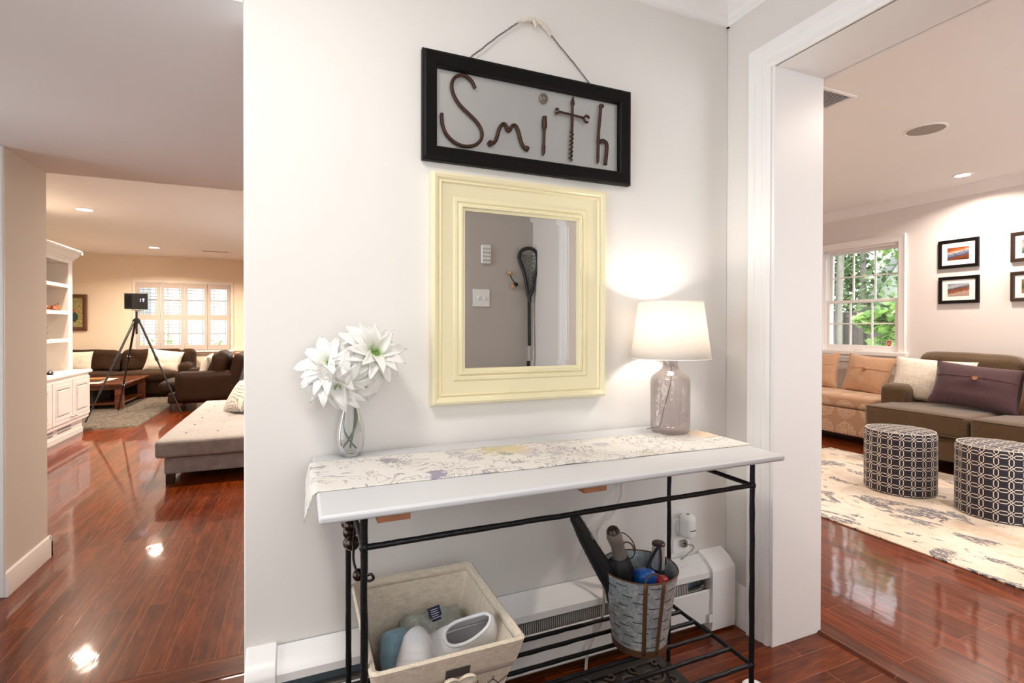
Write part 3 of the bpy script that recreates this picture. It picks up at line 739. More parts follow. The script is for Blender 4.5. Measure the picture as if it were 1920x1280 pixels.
flower('white artificial flower hanging lowest over the left side of the vase', (.094, 1.36, .978), (-.15, -.85, -.50),
       [(.146, 1.455, .79), (.127, 1.448, .815), (.112, 1.445, .85), (.115, 1.445, .90), (.115, 1.435, .95), (.10, 1.38, .975)], 28, .118, 9)
flower('white artificial flower on the right of the vase, the largest', (.180, 1.372, 1.052), (.30, -.85, .30),
       [(.130, 1.46, .79), (.142, 1.458, .86), (.143, 1.452, .93), (.155, 1.43, .99), (.175, 1.39, 1.04)], 38, .125, 15)

# ---- framed sign made of old tools
t = thing('name_sign', 'black framed glass sign spelling a name with rusty tools, hung on wire', 'sign', (.704, 1.485, 1.618))
sx0, sx1, sz0, sz1 = .3785, 1.024, 1.6605, 1.8985
g = G(); g.frame([(0, 0), (0, .018), (.004, .022), (.034, .026), (.040, .024), (.044, .018), (.044, 0)], sx0, sx1, sz0, sz1, lambda a, b, h: (a, 1.4965 - h, b)); part('frame', g, W['blackframe'], t, smooth=25)
g = G(); g.box(sx0 - .006, sx1 + .006, 1.4925, 1.4945, sz0 - .006, sz1 + .006); part('glass', g, W['glass'], t, smooth=0)
LYs = 1.4865
rust = W['rust']
S = smoothpath([(.500, LYs, 1.856), (.488, LYs, 1.877), (.468, LYs, 1.888), (.446, LYs, 1.884), (.430, LYs, 1.868), (.426, LYs, 1.845), (.434, LYs, 1.820), (.452, LYs, 1.796), (.480, LYs, 1.774), (.505, LYs, 1.754), (.521, LYs, 1.730), (.521, LYs, 1.706), (.506, LYs, 1.686), (.484, LYs, 1.676), (.458, LYs, 1.674), (.430, LYs, 1.684), (.408, LYs, 1.704), (.397, LYs, 1.730), (.395, LYs, 1.762)], 5)
g = G(); g.tube(S, .0052, 10); part('letter_s_hook', g, rust, t, smooth=60)
g = G(); g.tube(smoothpath([(.548, LYs, 1.694), (.562, LYs, 1.698), (.572, LYs, 1.716), (.580, LYs, 1.744), (.592, LYs, 1.760), (.602, LYs, 1.758), (.609, LYs, 1.744), (.615, LYs, 1.744), (.624, LYs, 1.760), (.636, LYs, 1.761), (.646, LYs, 1.744), (.653, LYs, 1.718), (.663, LYs, 1.700), (.680, LYs, 1.693)], 5),
                  [.0075] * 4 + [.0058] * 58 + [.0085] * 4, 10)
g.lathe([(.009, -.004), (.009, .004)], (.550, LYs, 1.694), 14, M=T(.550, LYs, 1.694) @ R(x=PI / 2)); part('letter_m_bent_bar', g, rust, t, smooth=60)
g = G(); g.tube([(.738, LYs, 1.808), (.738, LYs, 1.794), (.7375, LYs, 1.793), (.7375, LYs, 1.772), (.737, LYs, 1.770), (.7365, LYs, 1.762), (.7350, LYs, 1.715), (.7350, LYs, 1.712), (.7345, LYs, 1.690), (.7325, LYs, 1.680)],
                [.0072, .0072, .0082, .0082, .0066, .0048, .0045, .0058, .0055, .002], 10); part('letter_i_screwdriver_bit', g, rust, t, smooth=40)
g = G()
g.tube([(.735 + .0115 * math.cos(a * PI / 12), LYs, 1.8665 + .0125 * math.sin(a * PI / 12)) for a in range(24)], .0038, 8, closed=True)
g.tube([(.735 + .008 * math.cos(a * PI / 12), LYs - .003, 1.8665 + .009 * math.sin(a * PI / 12)) for a in range(24)], .002, 6, closed=True)
part('letter_i_dot_ring', g, plain('dull_steel', (.25, .20, .16), .4, .8), t, smooth=60)
g = G(); g.tube([(.843, LYs, 1.892), (.842, LYs, 1.872), (.842, LYs, 1.864), (.8415, LYs, 1.860), (.840, LYs, 1.80), (.839, LYs, 1.778)], [.0015, .006, .0065, .004, .0045, .0045], 10)
hp = []
for k in range(90):
    a = k / 89; hp.append((.839 - .005 * a + .0048 * math.cos(a * 44), LYs + .004 * math.sin(a * 44), 1.778 - .10 * a))
g.tube(hp, .0030, 7); g.tube([(.839, LYs, 1.778), (.834, LYs, 1.672)], [.0028, .0008], 8); part('letter_t_auger_bit', g, rust, t, smooth=60)
g = G(); g.tube([(.788, LYs - .004, 1.830), (.84, LYs - .004, 1.8275), (.884, LYs - .004, 1.824)], [.0042, .0034, .0046], 8)
for cx, cz, s_, a0 in ((.781, 1.831, .0065, PI), (.893, 1.8225, .0105, -.3)):
    for q in (-1, 1):
        g.tube([(cx + s_ * math.cos(a0 + q * b) - (0), LYs - .004, cz + s_ * math.sin(a0 + q * b)) for b in (2.6, 2.1, 1.5, .95, .55)], [.0035, .0045, .0048, .004, .002], 8)
part('letter_t_wrench', g, rust, t, smooth=60)
g = G(); g.tube([(.954, LYs, 1.882), (.9535, LYs, 1.879), (.953, LYs, 1.876), (.9515, LYs, 1.874), (.943, LYs, 1.790), (.9405, LYs, 1.70), (.9400, LYs, 1.688), (.9375, LYs, 1.678)], [.0085, .0095, .0085, .005, .005, .005, .0045, .001], 10); part('letter_h_spike', g, rust, t, smooth=50)
g = G(); g.tube(smoothpath([(.946, LYs, 1.756), (.955, LYs, 1.760), (.966, LYs, 1.760), (.975, LYs, 1.752), (.976, LYs, 1.735), (.973, LYs, 1.705), (.970, LYs, 1.680)], 5), .0062, 10); part('letter_h_bent_nail', g, rust, t, smooth=60)
def twist(a, b, r=.0016, sag=0):
    a = Vector(a); b = Vector(b); out = []
    for ph in (0, PI):
        pts = []
        for k in range(60):
            u = k / 59; p = a.lerp(b, u); p.z += sag * 4 * u * (1 - u); w_ = u * 75 + ph
            d = (b - a).normalized(); nrm = Vector((-d.z, 0, d.x))
            p += nrm * (.0016 * math.cos(w_)) + Vector((0, .0016 * math.sin(w_), 0)) + nrm * .002 * noise.noise(Vector((u * 6, ph, 0)))
            pts.append(p)
        out.append(pts)
    return out
g = G()
for a, b, sg in (((.478, 1.488, 1.940), (.650, 1.490, 2.096), .004), ((.755, 1.490, 2.083), (.915, 1.488, 1.940), .002)):
    for p in twist(a, b, sag=sg): g.tube(p, .0013, 6)
part('hanging_wire', g, plain('grey_wire', (.20, .19, .18), .45, .7), t, smooth=60)
g = G(); pts = smoothpath([(.642, 1.489, 2.092), (.665, 1.486, 2.102), (.695, 1.484, 2.110), (.722, 1.484, 2.104), (.745, 1.486, 2.090), (.760, 1.489, 2.076)], 8)
g.tube(pts, [.004 + .0055 * abs(noise.noise(Vector((i * .35, 1, 1)))) + .0025 * math.sin(PI * i / len(pts)) for i in range(len(pts))], 10)
g.tube([(.697, 1.484, 2.108), (.703, 1.482, 2.092), (.701, 1.484, 2.080)], [.007, .006, .001], 8); g.tube([(.70, 1.488, 2.12), (.70, 1.484, 2.112)], [.002, .004], 8)
part('cloth_wrap', g, W['knit'], t, label='cream cloth wrapped round the wire', smooth=60)
g = G(); g.lathe([(.004, 0), (.004, .006)], (0, 0, 0), 12, M=T(.70, 1.5, 2.113) @ R(x=PI / 2)); part('nail', g, W['pipe'], t)

# ---- mirror
t = thing('wall_mirror', 'rectangular mirror in a wide cream painted frame above the console table', 'mirror', (.664, 1.485, .892))
mx0, mx1, mz0, mz1 = .464, .862, .993, 1.482
pf = [(-.004, 0), (-.004, .012), (.004, .014), (.006, .020), (.012, .020), (.018, .014), (.022, .018), (.030, .018), (.034, .014), (.070, .022), (.074, .028), (.080, .024), (.086, .030), (.094, .033), (.101, .030), (.103, .024), (.103, 0)]
g = G(); g.frame(pf, mx0, mx1, mz0, mz1, lambda a, b, h: (a, 1.4985 - h, b)); part('frame', g, W['cream'], t, smooth=22)
tm = NT('silvered_mirror'); tm.set(color=(.80, .80, .80), rough=.0, metal=1.0)
g = G(); bw = .022
O = [(mx0, mz0), (mx1, mz0), (mx1, mz1), (mx0, mz1)]; I = [(mx0 + bw, mz0 + bw), (mx1 - bw, mz0 + bw), (mx1 - bw, mz1 - bw), (mx0 + bw, mz1 - bw)]
A = [g.v((x, 1.4890, z)) for x, z in I]; B = [g.v((x, 1.4900, z)) for x, z in O]
g.f(A)
for i in range(4): g.f([A[i], A[(i + 1) % 4], B[(i + 1) % 4], B[i]])
part('mirror_glass', g, tm.m, t, smooth=0)

# ---- things on the walls behind the camera that the mirror shows
t = thing('alarm_keypad', 'white alarm keypad on the taupe wall reflected in the mirror', 'keypad', (1.178, -.29, 1.555))
g = G(); g.box(1.142, 1.214, -.3, -.278, 1.555, 1.685); part('body', g, W['whiteplastic'], t, bevel=.012, seg=4)
for i in range(3):
    for j in range(4):
        g = G(); x = 1.158 + i * .020; z = 1.578 + j * .026; g.box(x - .006, x + .006, -.279, -.275, z - .006, z + .006); part('key', g, plain('key_grey', (.45, .44, .43)) if 'key_grey' not in bpy.data.materials else bpy.data.materials['key_grey'], t, smooth=0)
t = thing('switch_plate', 'square white double light switch plate reflected in the mirror', 'light switch', (1.147, -.295, 1.262))
g = G(); g.box(1.086, 1.208, -.3, -.293, 1.262, 1.382); part('plate', g, W['whiteplastic'], t, bevel=.003)
for x in (1.124, 1.170):
    g = G(); g.box(x - .005, x + .005, -.294, -.280, 1.315, 1.333, M=None); part('toggle', g, W['whiteplastic'], t, bevel=.002)
t = thing('wooden_ball_toy', 'wooden beads on a black cord hanging on the taupe wall in the mirror', 'ornament', (1.37, -.285, 1.40))
for x, z, r in ((1.352, 1.50, .016), (1.375, 1.405, .017)):
    g = G(); g.sph((x, -.283, z), r, 16, 12); part('wooden_bead', g, plain('light_wood_%d' % int(z * 10), (.55, .33, .17), .5), t)
g = G(); g.tube(smoothpath([(1.352, -.28, 1.49), (1.366, -.28, 1.46), (1.385, -.28, 1.435), (1.395, -.28, 1.425)], 5), .004, 8); g.sph((1.398, -.283, 1.422), (.017, .015, .014), 12, 8); part('cord', g, W['black'], t)
t = thing('lacrosse_stick', 'black lacrosse stick standing in the corner reflected in the mirror', 'lacrosse stick', (1.50, -.25, .003))
sb, st_ = Vector((1.470, -.20, .012)), Vector((1.490, -.262, 1.33))
g = G(); g.tube([sb, st_], .0125, 8); part('shaft', g, W['black'], t)
g = G(); g.tube([sb.lerp(st_, .0), sb.lerp(st_, .02)], .015, 8); g.tube([sb.lerp(st_, .66), sb.lerp(st_, .745)], .0129, 8); part('logo_band', g, [plain('pale_lettering', (.45, .44, .42))], t, label='pale lettering band')
def hd(u, w): # head outline in its own plane
    return Vector((1.490 + w * .70, -.255 + w * .25 + .0, 1.33 + u))
outl = [(0, 0), (.03, .018), (.10, .032), (.18, .052), (.24, .084), (.29, .098), (.33, .072), (.345, .01), (.33, -.045), (.285, -.075), (.21, -.070), (.13, -.042), (.05, -.024)]
g = G(); P = smoothpath([hd(u, -w) for u, w in outl] + [hd(0, 0)], 4)
g.tube(P[:-1], .0125, 8, closed=True); g.tube([hd(-.03, 0), hd(.03, 0)], [.015, .012], 8); part('head_frame', g, W['black'], t, smooth=60)
g = G()
for k in range(9):
    u0 = .04 + k * .031
    def wd(u):
        for i in range(len(outl) // 2):
            if outl[i][0] <= u <= outl[i + 1][0]:
                q = (u - outl[i][0]) / (outl[i + 1][0] - outl[i][0] + 1e-9); return outl[i][1] * (1 - q) + outl[i + 1][1] * q
        return .06
    for sgn in (-1, 1):
        w_ = wd(u0) * .9; u1 = min(.30, u0 + .06)
        g.tube([hd(u0, -w_ * sgn) + Vector((0, 0, 0)), hd((u0 + u1) / 2, 0) + Vector((0, -.02, 0)), hd(u1, wd(u1) * .9 * sgn)], .0022, 5)
for q in (-.5, 0, .5):
    g.tube([hd(.03, .03 * q), hd(.17, .08 * q) + Vector((0, -.02, 0)), hd(.30, .11 * q)], .0022, 5)
part('netting', g, plain('grey_cord_net', (.16, .16, .15), .7), t, smooth=60)

# ---- baseboard heater
t = thing('baseboard_heater', 'white baseboard heater with exposed fins along the wall under the console table', 'heater', (.70, 1.46, 0))
hx0, hx1 = -.127, 1.50
g = G(); g.prism([(1.5, .262), (1.497, .268), (1.452, .246), (1.434, .226), (1.434, .205), (1.4365, .205), (1.4365, .224), (1.453, .242), (1.498, .262)], 'x', hx0 + .05, hx1 - .06); part('hood', g, W['white'], t, smooth=25)
g = G(); g.prism([(1.497, .268), (1.4965, .05), (1.499, .05), (1.4995, .268)], 'x', hx0 + .05, hx1 - .06); part('back_plate', g, W['backplate'], t, label='blue-grey back plate', smooth=0)
g = G(); g.prism([(1.434, .158), (1.438, .162), (1.4385, .158), (1.4385, .045), (1.452, .030), (1.451, .028), (1.436, .042)], 'x', hx0 + .05, hx1 - .06); part('front_panel', g, W['white'], t, smooth=25)
g = G()
x = .46
while x < 1.295: g.box(x, x + .0026, 1.441, 1.490, .098, .196); x += .0075
part('fin_element', g, W['finedge'], t, smooth=0)
g = G(); g.tube([(hx0 + .05, 1.468, .147), (1.36, 1.468, .147), (1.375, 1.468, .150), (1.398, 1.468, .165), (1.398, 1.468, .205)], .011, 12); g.tube([(1.375, 1.468, .150), (1.41, 1.468, .150)], .013, 12); g.tube([(1.398, 1.468, .165), (1.398, 1.468, .185)], .015, 6); part('copper_pipe', g, W['gunmetal'], t, smooth=60)
capp = [(1.5, .010), (1.5, .276), (1.496, .281), (1.455, .262), (1.426, .238), (1.423, .228), (1.423, .040), (1.428, .010)]
g = G(); g.prism(capp, 'x', 1.395, 1.505); g.box(1.380, 1.396, 1.424, 1.4255, .045, .075)
part('end_cap', g, W['white'], t, bevel=.003)
g = G(); g.prism(capp, 'x', hx0, -.054); part('end_cap', g, W['white'], t, bevel=.003)
g = G()
rq = random.Random(5)
for k in range(26):
    x = 1.262 + .055 * rq.random(); y = 1.455 + .035 * rq.random(); z = .246 + (y - 1.455) * .47
    g.box(x - .003 - .003 * rq.random(), x + .003, y - .0008, y + .0008, z - .0005, z + .0018)
part('pink_print', g, plain('pink_ink', (.70, .35, .35)), t, label='faint pink printed lettering', smooth=0)

# ---- outlet, plug-in night light, cords
t = thing('wall_outlet', 'white wall outlet above the right end of the heater', 'outlet', (1.312, 1.497, .285))
g = G(); g.box(1.274, 1.350, 1.4945, 1.5002, .285, .412); part('plate', g, W['whiteplastic'], t, bevel=.002)
for z in (.322, .375):
    g = G(); g.lathe([(.016, -.001), (.016, .001)], (0, 0, 0), 20, M=T(1.312, 1.4943, z) @ R(x=PI / 2)); part('socket', g, W['whiteplastic'], t)
t = thing('plug_in_device', 'white rounded plug-in device in the upper socket of the outlet', 'plug-in device', (1.318, 1.475, .345))
g = G(); g.rbox(1.294, 1.342, 1.440, 1.494, .350, .438, .018, n=8); part('body', g, W['whiteplastic'], t, smooth=50)
g = G(); g.box(1.306, 1.330, 1.4388, 1.4405, .384, .387); g.box(1.312, 1.324, 1.462, 1.472, .4375, .4385); part('slot', g, W['pipe'], t, smooth=0)
g = G(); g.tube([(1.293 - .012 * math.sin(a * PI / 10), 1.485, .382 + .028 * math.cos(a * PI / 10)) for a in range(11)], .0013, 6); part('rim_ring', g, W['chrome'], t)
g = G(); g.tube(smoothpath([(1.316, 1.488, .322), (1.322, 1.468, .325), (1.340, 1.462, .318), (1.338, 1.468, .300), (1.330, 1.480, .285), (1.318, 1.485, .272), (1.300, 1.482, .269)], 6), .0022, 8)
g.box(1.304, 1.326, 1.478, 1.4945, .312, .334)
solo('clear_plug_cord', g, W['cord'], 'clear lamp cord plugged into the lower socket of the outlet', 'cord', smooth=60)
g = G(); P = smoothpath([(1.07, 1.490, .765), (1.052, 1.489, .64), (1.037, 1.486, .579), (1.030, 1.484, .53), (.993, 1.483, .471), (.946, 1.482, .442), (.934, 1.482, .408), (.930, 1.440, .30), (.928, 1.427, .229), (.915, 1.427, .145), (.885, 1.425, .106), (.862, 1.422, .06), (.855, 1.42, .012)], 8)
g.tube(P, .0026, 8); g.tube([p + Vector((.005, -.001, 0)) for p in P], .0022, 8)
solo('lamp_cord', g, plain('clear_grey_cord', (.62, .60, .57), .15), 'clear lamp cord hanging from behind the table past the heater', 'cord', smooth=60)

# ---- ornate rubber mat
t = thing('door_mat', 'black rubber mat with raised scrollwork under the console table', 'mat', (.66, 1.1, 0))
mtm = plain('black_rubber', (.018, .014, .012), .35, var=.4, nscale=40)
g = G(); g.box(.08, 1.135, .70, 1.415, .0005, .006); part('sheet', g, mtm, t, bevel=.002)
g = G(); g.frame([(0, .006), (0, .010), (.006, .011), (.034, .011), (.040, .009), (.040, .006)], .120, 1.095, .740, 1.375, lambda a, b, h: (a, b, h)); part('border', g, mtm, t, smooth=0)
def spiral(cx, cy, r, a0, turns, sgn):
    pts = []
    for k in range(22):
        u = k / 21; a = a0 + sgn * u * turns * 2 * PI; rr_ = r * (1 - .82 * u); pts.append((cx + rr_ * math.cos(a), cy + rr_ * math.sin(a), .009))
    return pts
g = G()
for i in range(11):
    for j in range(7):
        cx = .165 + i * .088; cy = .785 + j * .089
        g.tube(spiral(cx, cy, .040, (i + j) * 1.57, 1.35, 1 if (i + j) % 2 else -1), .005, 6)
        g.tube(spiral(cx + .046, cy + .047, .020, (i - j) * 1.57, .9, -1 if (i + j) % 2 else 1), .0042, 6)
part('scrollwork', g, plain('brown_black_rubber', (.075, .050, .036), .35, var=.4, nscale=30), t, smooth=60)

# ---- fabric bin with shoes and cloths on the lower shelf
SZt = SZ + .0062
t = thing('storage_bin', 'beige burlap bin with wire mesh front on the lower shelf of the table', 'storage bin', (.29, 1.19, SZt))
bx0, bx1, by0, by1, bz = .127, .452, 1.000, 1.385, .453
qx0, qx1, qy0, qy1 = .185, .385, 1.07, 1.325
def rr_ring(x0, x1, y0, y1, z, r, k=5):
    pts = []
    for cx, cy, a0 in ((x1 - r, y0 + r, -PI / 2), (x1 - r, y1 - r, 0), (x0 + r, y1 - r, PI / 2), (x0 + r, y0 + r, PI)):
        for i in range(k):
            a = a0 + PI / 2 * i / (k - 1); pts.append((cx + r * math.cos(a), cy + r * math.sin(a), z))
    return pts
def bin_ring(u, off, z=None, wob=0):
    q = lambda a, b: a + (b - a) * u
    ring = rr_ring(q(qx0, bx0) + off, q(qx1, bx1) - off, q(qy0, by0) + off, q(qy1, by1) - off, (SZt + (bz - SZt) * u) if z is None else z, .012)
    out = []
    for i, p in enumerate(ring):
        p = Vector(p)
        if wob: p += Vector(noise.noise_vector(p * 14)) * wob
        out.append(p)
    return out
def rings_to(g, RS, cap0=True, cap1=False, m=0):
    VV = [[g.v(p) for p in r_] for r_ in RS]; n = len(VV[0])
    for A, B in zip(VV, VV[1:]):
        for i in range(n): g.f([A[i], A[(i + 1) % n], B[(i + 1) % n], B[i]], m)
    if cap0: g.f(VV[0][::-1], m)
    if cap1: g.f(VV[-1], m)
g = G()
RS = [bin_ring(u / 8, .0, wob=.003) for u in range(0, 8)] + [bin_ring(.985, -.002), bin_ring(1, .001)] + [bin_ring(1, .007), bin_ring(.97, .009)] + [bin_ring(u / 8, .008, wob=.003) for u in range(7, 0, -1)] + [bin_ring(.02, .008)]
rings_to(g, RS, True, True); part('bin_body', g, W['beige'], t, smooth=50)
g = G(); RS = [bin_ring(.74, -.0025, wob=.002), bin_ring(.80, -.003), bin_ring(.99, -.0025), bin_ring(1.006, .003), bin_ring(.99, .0095), bin_ring(.93, .0095)]
rings_to(g, RS, False, False); part('folded_rim', g, W['beige'], t, smooth=50, solid=.0015)
# hexagonal wire over the sides
g = G()
def face_pt(side, a, u):
    q = lambda p, r: p + (r - p) * u
    x0, x1, y0, y1 = q(qx0, bx0), q(qx1, bx1), q(qy0, by0), q(qy1, by1); z = SZt + (bz - SZt) * u; o = .004
    return Vector((x0 + (x1 - x0) * a, y0 - o, z)) if side == 0 else Vector((x1 + o, y0 + (y1 - y0) * a, z))
for side, wdt in ((0, 8), (1, 9)):
    for i in range(wdt):
        for j in range(8):
            a = (i + (.5 if j % 2 else 0) + .25) / wdt; u = .04 + j * .088; da = .5 / wdt
            if a + da > 1 or a - da < -.02: continue
            g.tube([face_pt(side, a, u), face_pt(side, a, u + .03)], .0008, 4)
            if u + .09 < .74:
                g.tube([face_pt(side, a, u + .03), face_pt(side, min(1, a + da), u + .088)], .0008, 4); g.tube([face_pt(side, a, u + .03), face_pt(side, max(0, a - da), u + .088)], .0008, 4)
part('wire_mesh', g, W['iron'], t, smooth=0)
g = G(); g.tube(rr_ring(qx0 - .004, qx1 + .004, qy0 - .004, qy1 + .004, SZt + .003, .012), .002, 6, closed=True); part('wire_base', g, W['iron'], t)
# hand slot and cloth tie on the front
g = G(); P = lambda a, u, o=.006: face_pt(0, a, u) + Vector((0, -o, 0))
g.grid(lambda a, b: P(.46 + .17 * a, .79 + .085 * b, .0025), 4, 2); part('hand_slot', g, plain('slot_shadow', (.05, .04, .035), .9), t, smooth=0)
g = G()
for s_ in (-1, 1):
    g.tube(smoothpath([P(.55, .76), P(.55 + s_ * .05, .81, .012), P(.55 + s_ * .10, .80, .014), P(.55 + s_ * .09, .75, .012), P(.55, .75)], 5), .006, 8, flat=.5)
    g.tube(smoothpath([P(.55, .75), P(.55 + s_ * .04, .70, .012), P(.55 + s_ * .07, .62, .010)], 5), [.006] * 6 + [.005] * 5, 8, flat=.4)
part('cloth_tie', g, W['beige'], t, smooth=60)
def rumple(name, x0, x1, y0, y1, z, amp, mat, label, cat, seed, tilt=(0, 0), fr=14, n=40, drape=.10, shape=None):
    g = G()
    def fn(a, b):
        u = a * 2 - 1; v = b * 2 - 1
        e = 1 + .10 * noise.noise(Vector((math.atan2(v, u) * 2, seed, 0)))
        x = (x0 + x1) / 2 + u * (x1 - x0) / 2 * e * (1 - .12 * v * v); y = (y0 + y1) / 2 + v * (y1 - y0) / 2 * e * (1 - .12 * u * u)
        h = z + amp * noise.noise(Vector((x * fr, y * fr, seed))) + amp * .5 * noise.noise(Vector((x * fr * 2.4, y * fr * 2.4, seed + 3)))
        h += tilt[0] * u + tilt[1] * v - drape * (max(abs(u), abs(v)) ** 4)
        h += .0018 * noise.noise(Vector((x * 260, y * 260, seed)))
        return (x, y, h)
    g.grid(fn, n, n)
    return g
g = rumple('', .183, .268, 1.10, 1.31, .352, .016, None, '', '', 4, (-.005, .035), drape=.05)
solo('blue_cloth', g, W['blue_plush'], 'pale blue fuzzy cloth in the left side of the burlap bin', 'cloth', smooth=80, solid=.006)
g = rumple('', .235, .405, 1.06, 1.335, .352, .018, None, '', '', 8, (.0, .048), drape=.04)
tt = thing('sage_cloth', 'sage green fuzzy garment with a dark label between the shoes in the bin', 'garment', (.31, 1.2, .33))
part('fabric', g, W['sage_plush'], tt, smooth=80, solid=.006)
g = G(); g.box(-.017, .017, -.011, .013, -.001, .001, M=T(.318, 1.262, .399) @ R(x=.9, z=.25)); g.box(-.012, .012, -.020, -.010, -.001, .001, M=T(.318, 1.262, .399) @ R(x=.9, z=.25)); part('care_label', g, plain('navy_label', (.012, .014, .045), .5), tt, label='navy label with white print', smooth=0)
g = G()
for k in range(5):
    g.box(-.011, .011 - .004 * (k % 2), -.014 + k * .005, -.0125 + k * .005, .0012, .0016, M=T(.318, 1.262, .399) @ R(x=.9, z=.25))
part('label_print', g, plain('label_print', (.6, .6, .75), .6), tt, smooth=0)
# shoes
def shoe(name, label, M, opening=True, group=None):
    t = thing(name, label, 'shoe', tuple(M.translation), 0, group)
    L_, w0 = .23, .078
    def sec(a): # half width and height along the length (0 heel .. 1 toe)
        w_ = w0 / 2 * (.72 + .30 * math.sin(PI * min(1, a * 1.15)) + .10 * math.sin(PI * a * 2 + 3.6)) * min(1, ((1 - a) / .10) ** .5 if a > .9 else 1) * min(1, (a / .06) ** .5 if a < .06 else 1)
        h_ = .066 - .030 * max(0, (a - .38)) / .62 - .012 * max(0, a - .8) / .2
        if a > .92: h_ *= ((1.001 - a) / .08) ** .45
        return max(w_, .002), max(h_, .004)
    g = G()
    def up(a, b): # b around from left sole over the top to right sole
        w_, h_ = sec(a); ang = PI * b
        x = -L_ / 2 + a * L_
        yy = -math.cos(ang); zz = math.sin(ang)
        y = math.copysign(abs(yy) ** .8, yy) * w_; z = .012 + (abs(zz) ** .75) * h_
        if opening and a < .52:
            k = max(0, 1 - abs(b - .5) / .26)
            if k > 0: z -= 0
        z += .0015 * noise.noise(Vector((x * 40, y * 40, 1)))
        return (x, y, z)
    nu, nv = 40, 28
    V = [[None] * (nv + 1) for _ in range(nu + 1)]
    for i in range(nu + 1):
        for j in range(nv + 1): V[i][j] = g.v(M @ Vector(up(i / nu, j / nv)))
    for i in range(nu):
        for j in range(nv):
            a = (i + .5) / nu; b = (j + .5) / nv
            if opening and ((a - .27) / .25) ** 2 + ((b - .5) / .24) ** 2 < 1: continue
            g.f([V[i][j], V[i + 1][j], V[i + 1][j + 1], V[i][j + 1]])
    part('upper', g, W['shoe'], t, smooth=70, solid=.004)
    g = G()
    ring = []
    for k in range(28):
        an = 2 * PI * k / 28; a = .27 + .25 * math.cos(an); b = .5 + .24 * math.sin(an)
        p = Vector(up(a, b)); p.z += .002; ring.append(M @ p)
    if opening: g.tube(ring, .0042, 8, closed=True); part('collar', g, W['shoe'], t, smooth=70)
    g2 = G()
    def ins(a, b):
        w_, h_ = sec(a); return M @ Vector((-L_ / 2 + a * L_, (b * 2 - 1) * w_ * .85, .016))
    g2.grid(lambda a, b: ins(.03 + .9 * a, b), 20, 4); part('insole', g2, W['shoein'], t, smooth=70)
    g3 = G(); outl = [(-L_ / 2 + a * L_, sec(a)[0] + .003) for a in [i / 24 for i in range(25)]]
    poly = outl + [(x, -y) for x, y in outl[::-1]]
    A = [g3.v(M @ Vector((x, y, 0))) for x, y in poly]; B = [g3.v(M @ Vector((x, y, .014))) for x, y in poly]
    n = len(poly)
    for i in range(n): g3.f([A[i], A[(i + 1) % n], B[(i + 1) % n], B[i]])
    g3.f(A[::-1]); g3.f(B); part('sole', g3, W['whiteplastic'], t, smooth=50)
    if opening:
        for k in range(4):
            gg = G(); a = .56 + k * .065; gg.tube([M @ (Vector(up(a, .34 + .32 * q / 5)) + Vector((0, 0, .002))) for q in range(6)], .0018, 6); part('lace', gg, W['shoe'], t)
    return t
shoe('white_sneaker', 'white canvas sneaker with its opening facing out, at the right of the bin', T(.345, 1.17, .350) @ R(z=math.radians(165)) @ R(y=math.radians(20), x=math.radians(-34)), True, 'white shoes in the burlap bin')
shoe('white_slipper', 'white shoe standing toe up at the front of the bin', T(.236, 1.12, .325) @ R(z=math.radians(70)) @ R(y=math.radians(-52)) @ R(x=0), True, 'white shoes in the burlap bin')
g = G(); g.rbox(.165, .215, 1.075, 1.16, .30, .335, .015, wob=.01); solo('dark_slipper', g, W['blackcloth'], 'dark slipper half hidden beside the white shoe in the bin', 'slipper', smooth=70)

# ---- galvanised bucket with umbrellas
BX, BY = .921, 1.226
t = thing('olive_bucket', 'galvanised slotted bucket with rust brown straps on the lower shelf', 'bucket', (BX, BY, SZt))
gz = NT('galvanised_steel'); co = gz.co()
vo = gz.n('TexVoronoi'); vo.inputs['Scale'].default_value = 120; gz.l(co, vo.inputs['Vector'])
nz = gz.noise(co, 28, 5, .7)
f_ = gz.math('ADD', gz.math('MULTIPLY', vo.outputs['Color'], .35), gz.math('MULTIPLY', nz.outputs[0], .75), clamp=True)
gz.set(color=gz.ramp(f_, [(.3, (.26, .31, .35)), (.55, (.46, .50, .52)), (.8, (.70, .72, .70))]), metal=.4, rough=.38)
br_, tr__, bh = .0757, .109, .424 - SZt
def brad(u): return br_ + (tr__ - br_) * u
g = G()
prof_ = [(brad(0), 0)] + [(brad(u / 10), bh * u / 10) for u in range(1, 11)] + [(brad(1) - .0015, bh)] + [(brad(u / 10) - .0015, bh * u / 10) for u in range(9, 0, -1)] + [(.002, .004)]
g.lathe(prof_, (BX, BY, SZt), 64, cap0=True, cap1=True)
slots = 0
for row in range(13):
    u = .14 + row * .066
    for k in range(7):
        a0 = k * 2 * PI / 7 + (row % 2) * PI / 7 + (.15 if row % 4 > 1 else 0)
        hw = .015 / brad(u)
        V = []
        for q in range(5):
            a = a0 - hw + 2 * hw * q / 4; th = .0011
            r_ = brad(u) + .0006
            V.append((g.v((BX + r_ * math.cos(a), BY + r_ * math.sin(a), SZt + bh * u - th)), g.v((BX + r_ * math.cos(a), BY + r_ * math.sin(a), SZt + bh * u + th))))
        for q in range(4): g.f([V[q][0], V[q + 1][0], V[q + 1][1], V[q][1]], 1)
part('bucket_body', g, [gz.m, plain('slot_dark', (.01, .01, .01), .9)], t, smooth=40, recalc=False)
rustb = plain('brown_rusted_band', (.13, .065, .030), .5, .3, var=.25, nscale=40)
g = G(); g.lathe([(brad(0) + .001, -.0002), (brad(0) + .0035, .002), (brad(.09) + .002, bh * .09), (brad(.09) - .001, bh * .09)], (BX, BY, SZt), 64, cap0=False, cap1=False); part('base_band', g, rustb, t, smooth=40)
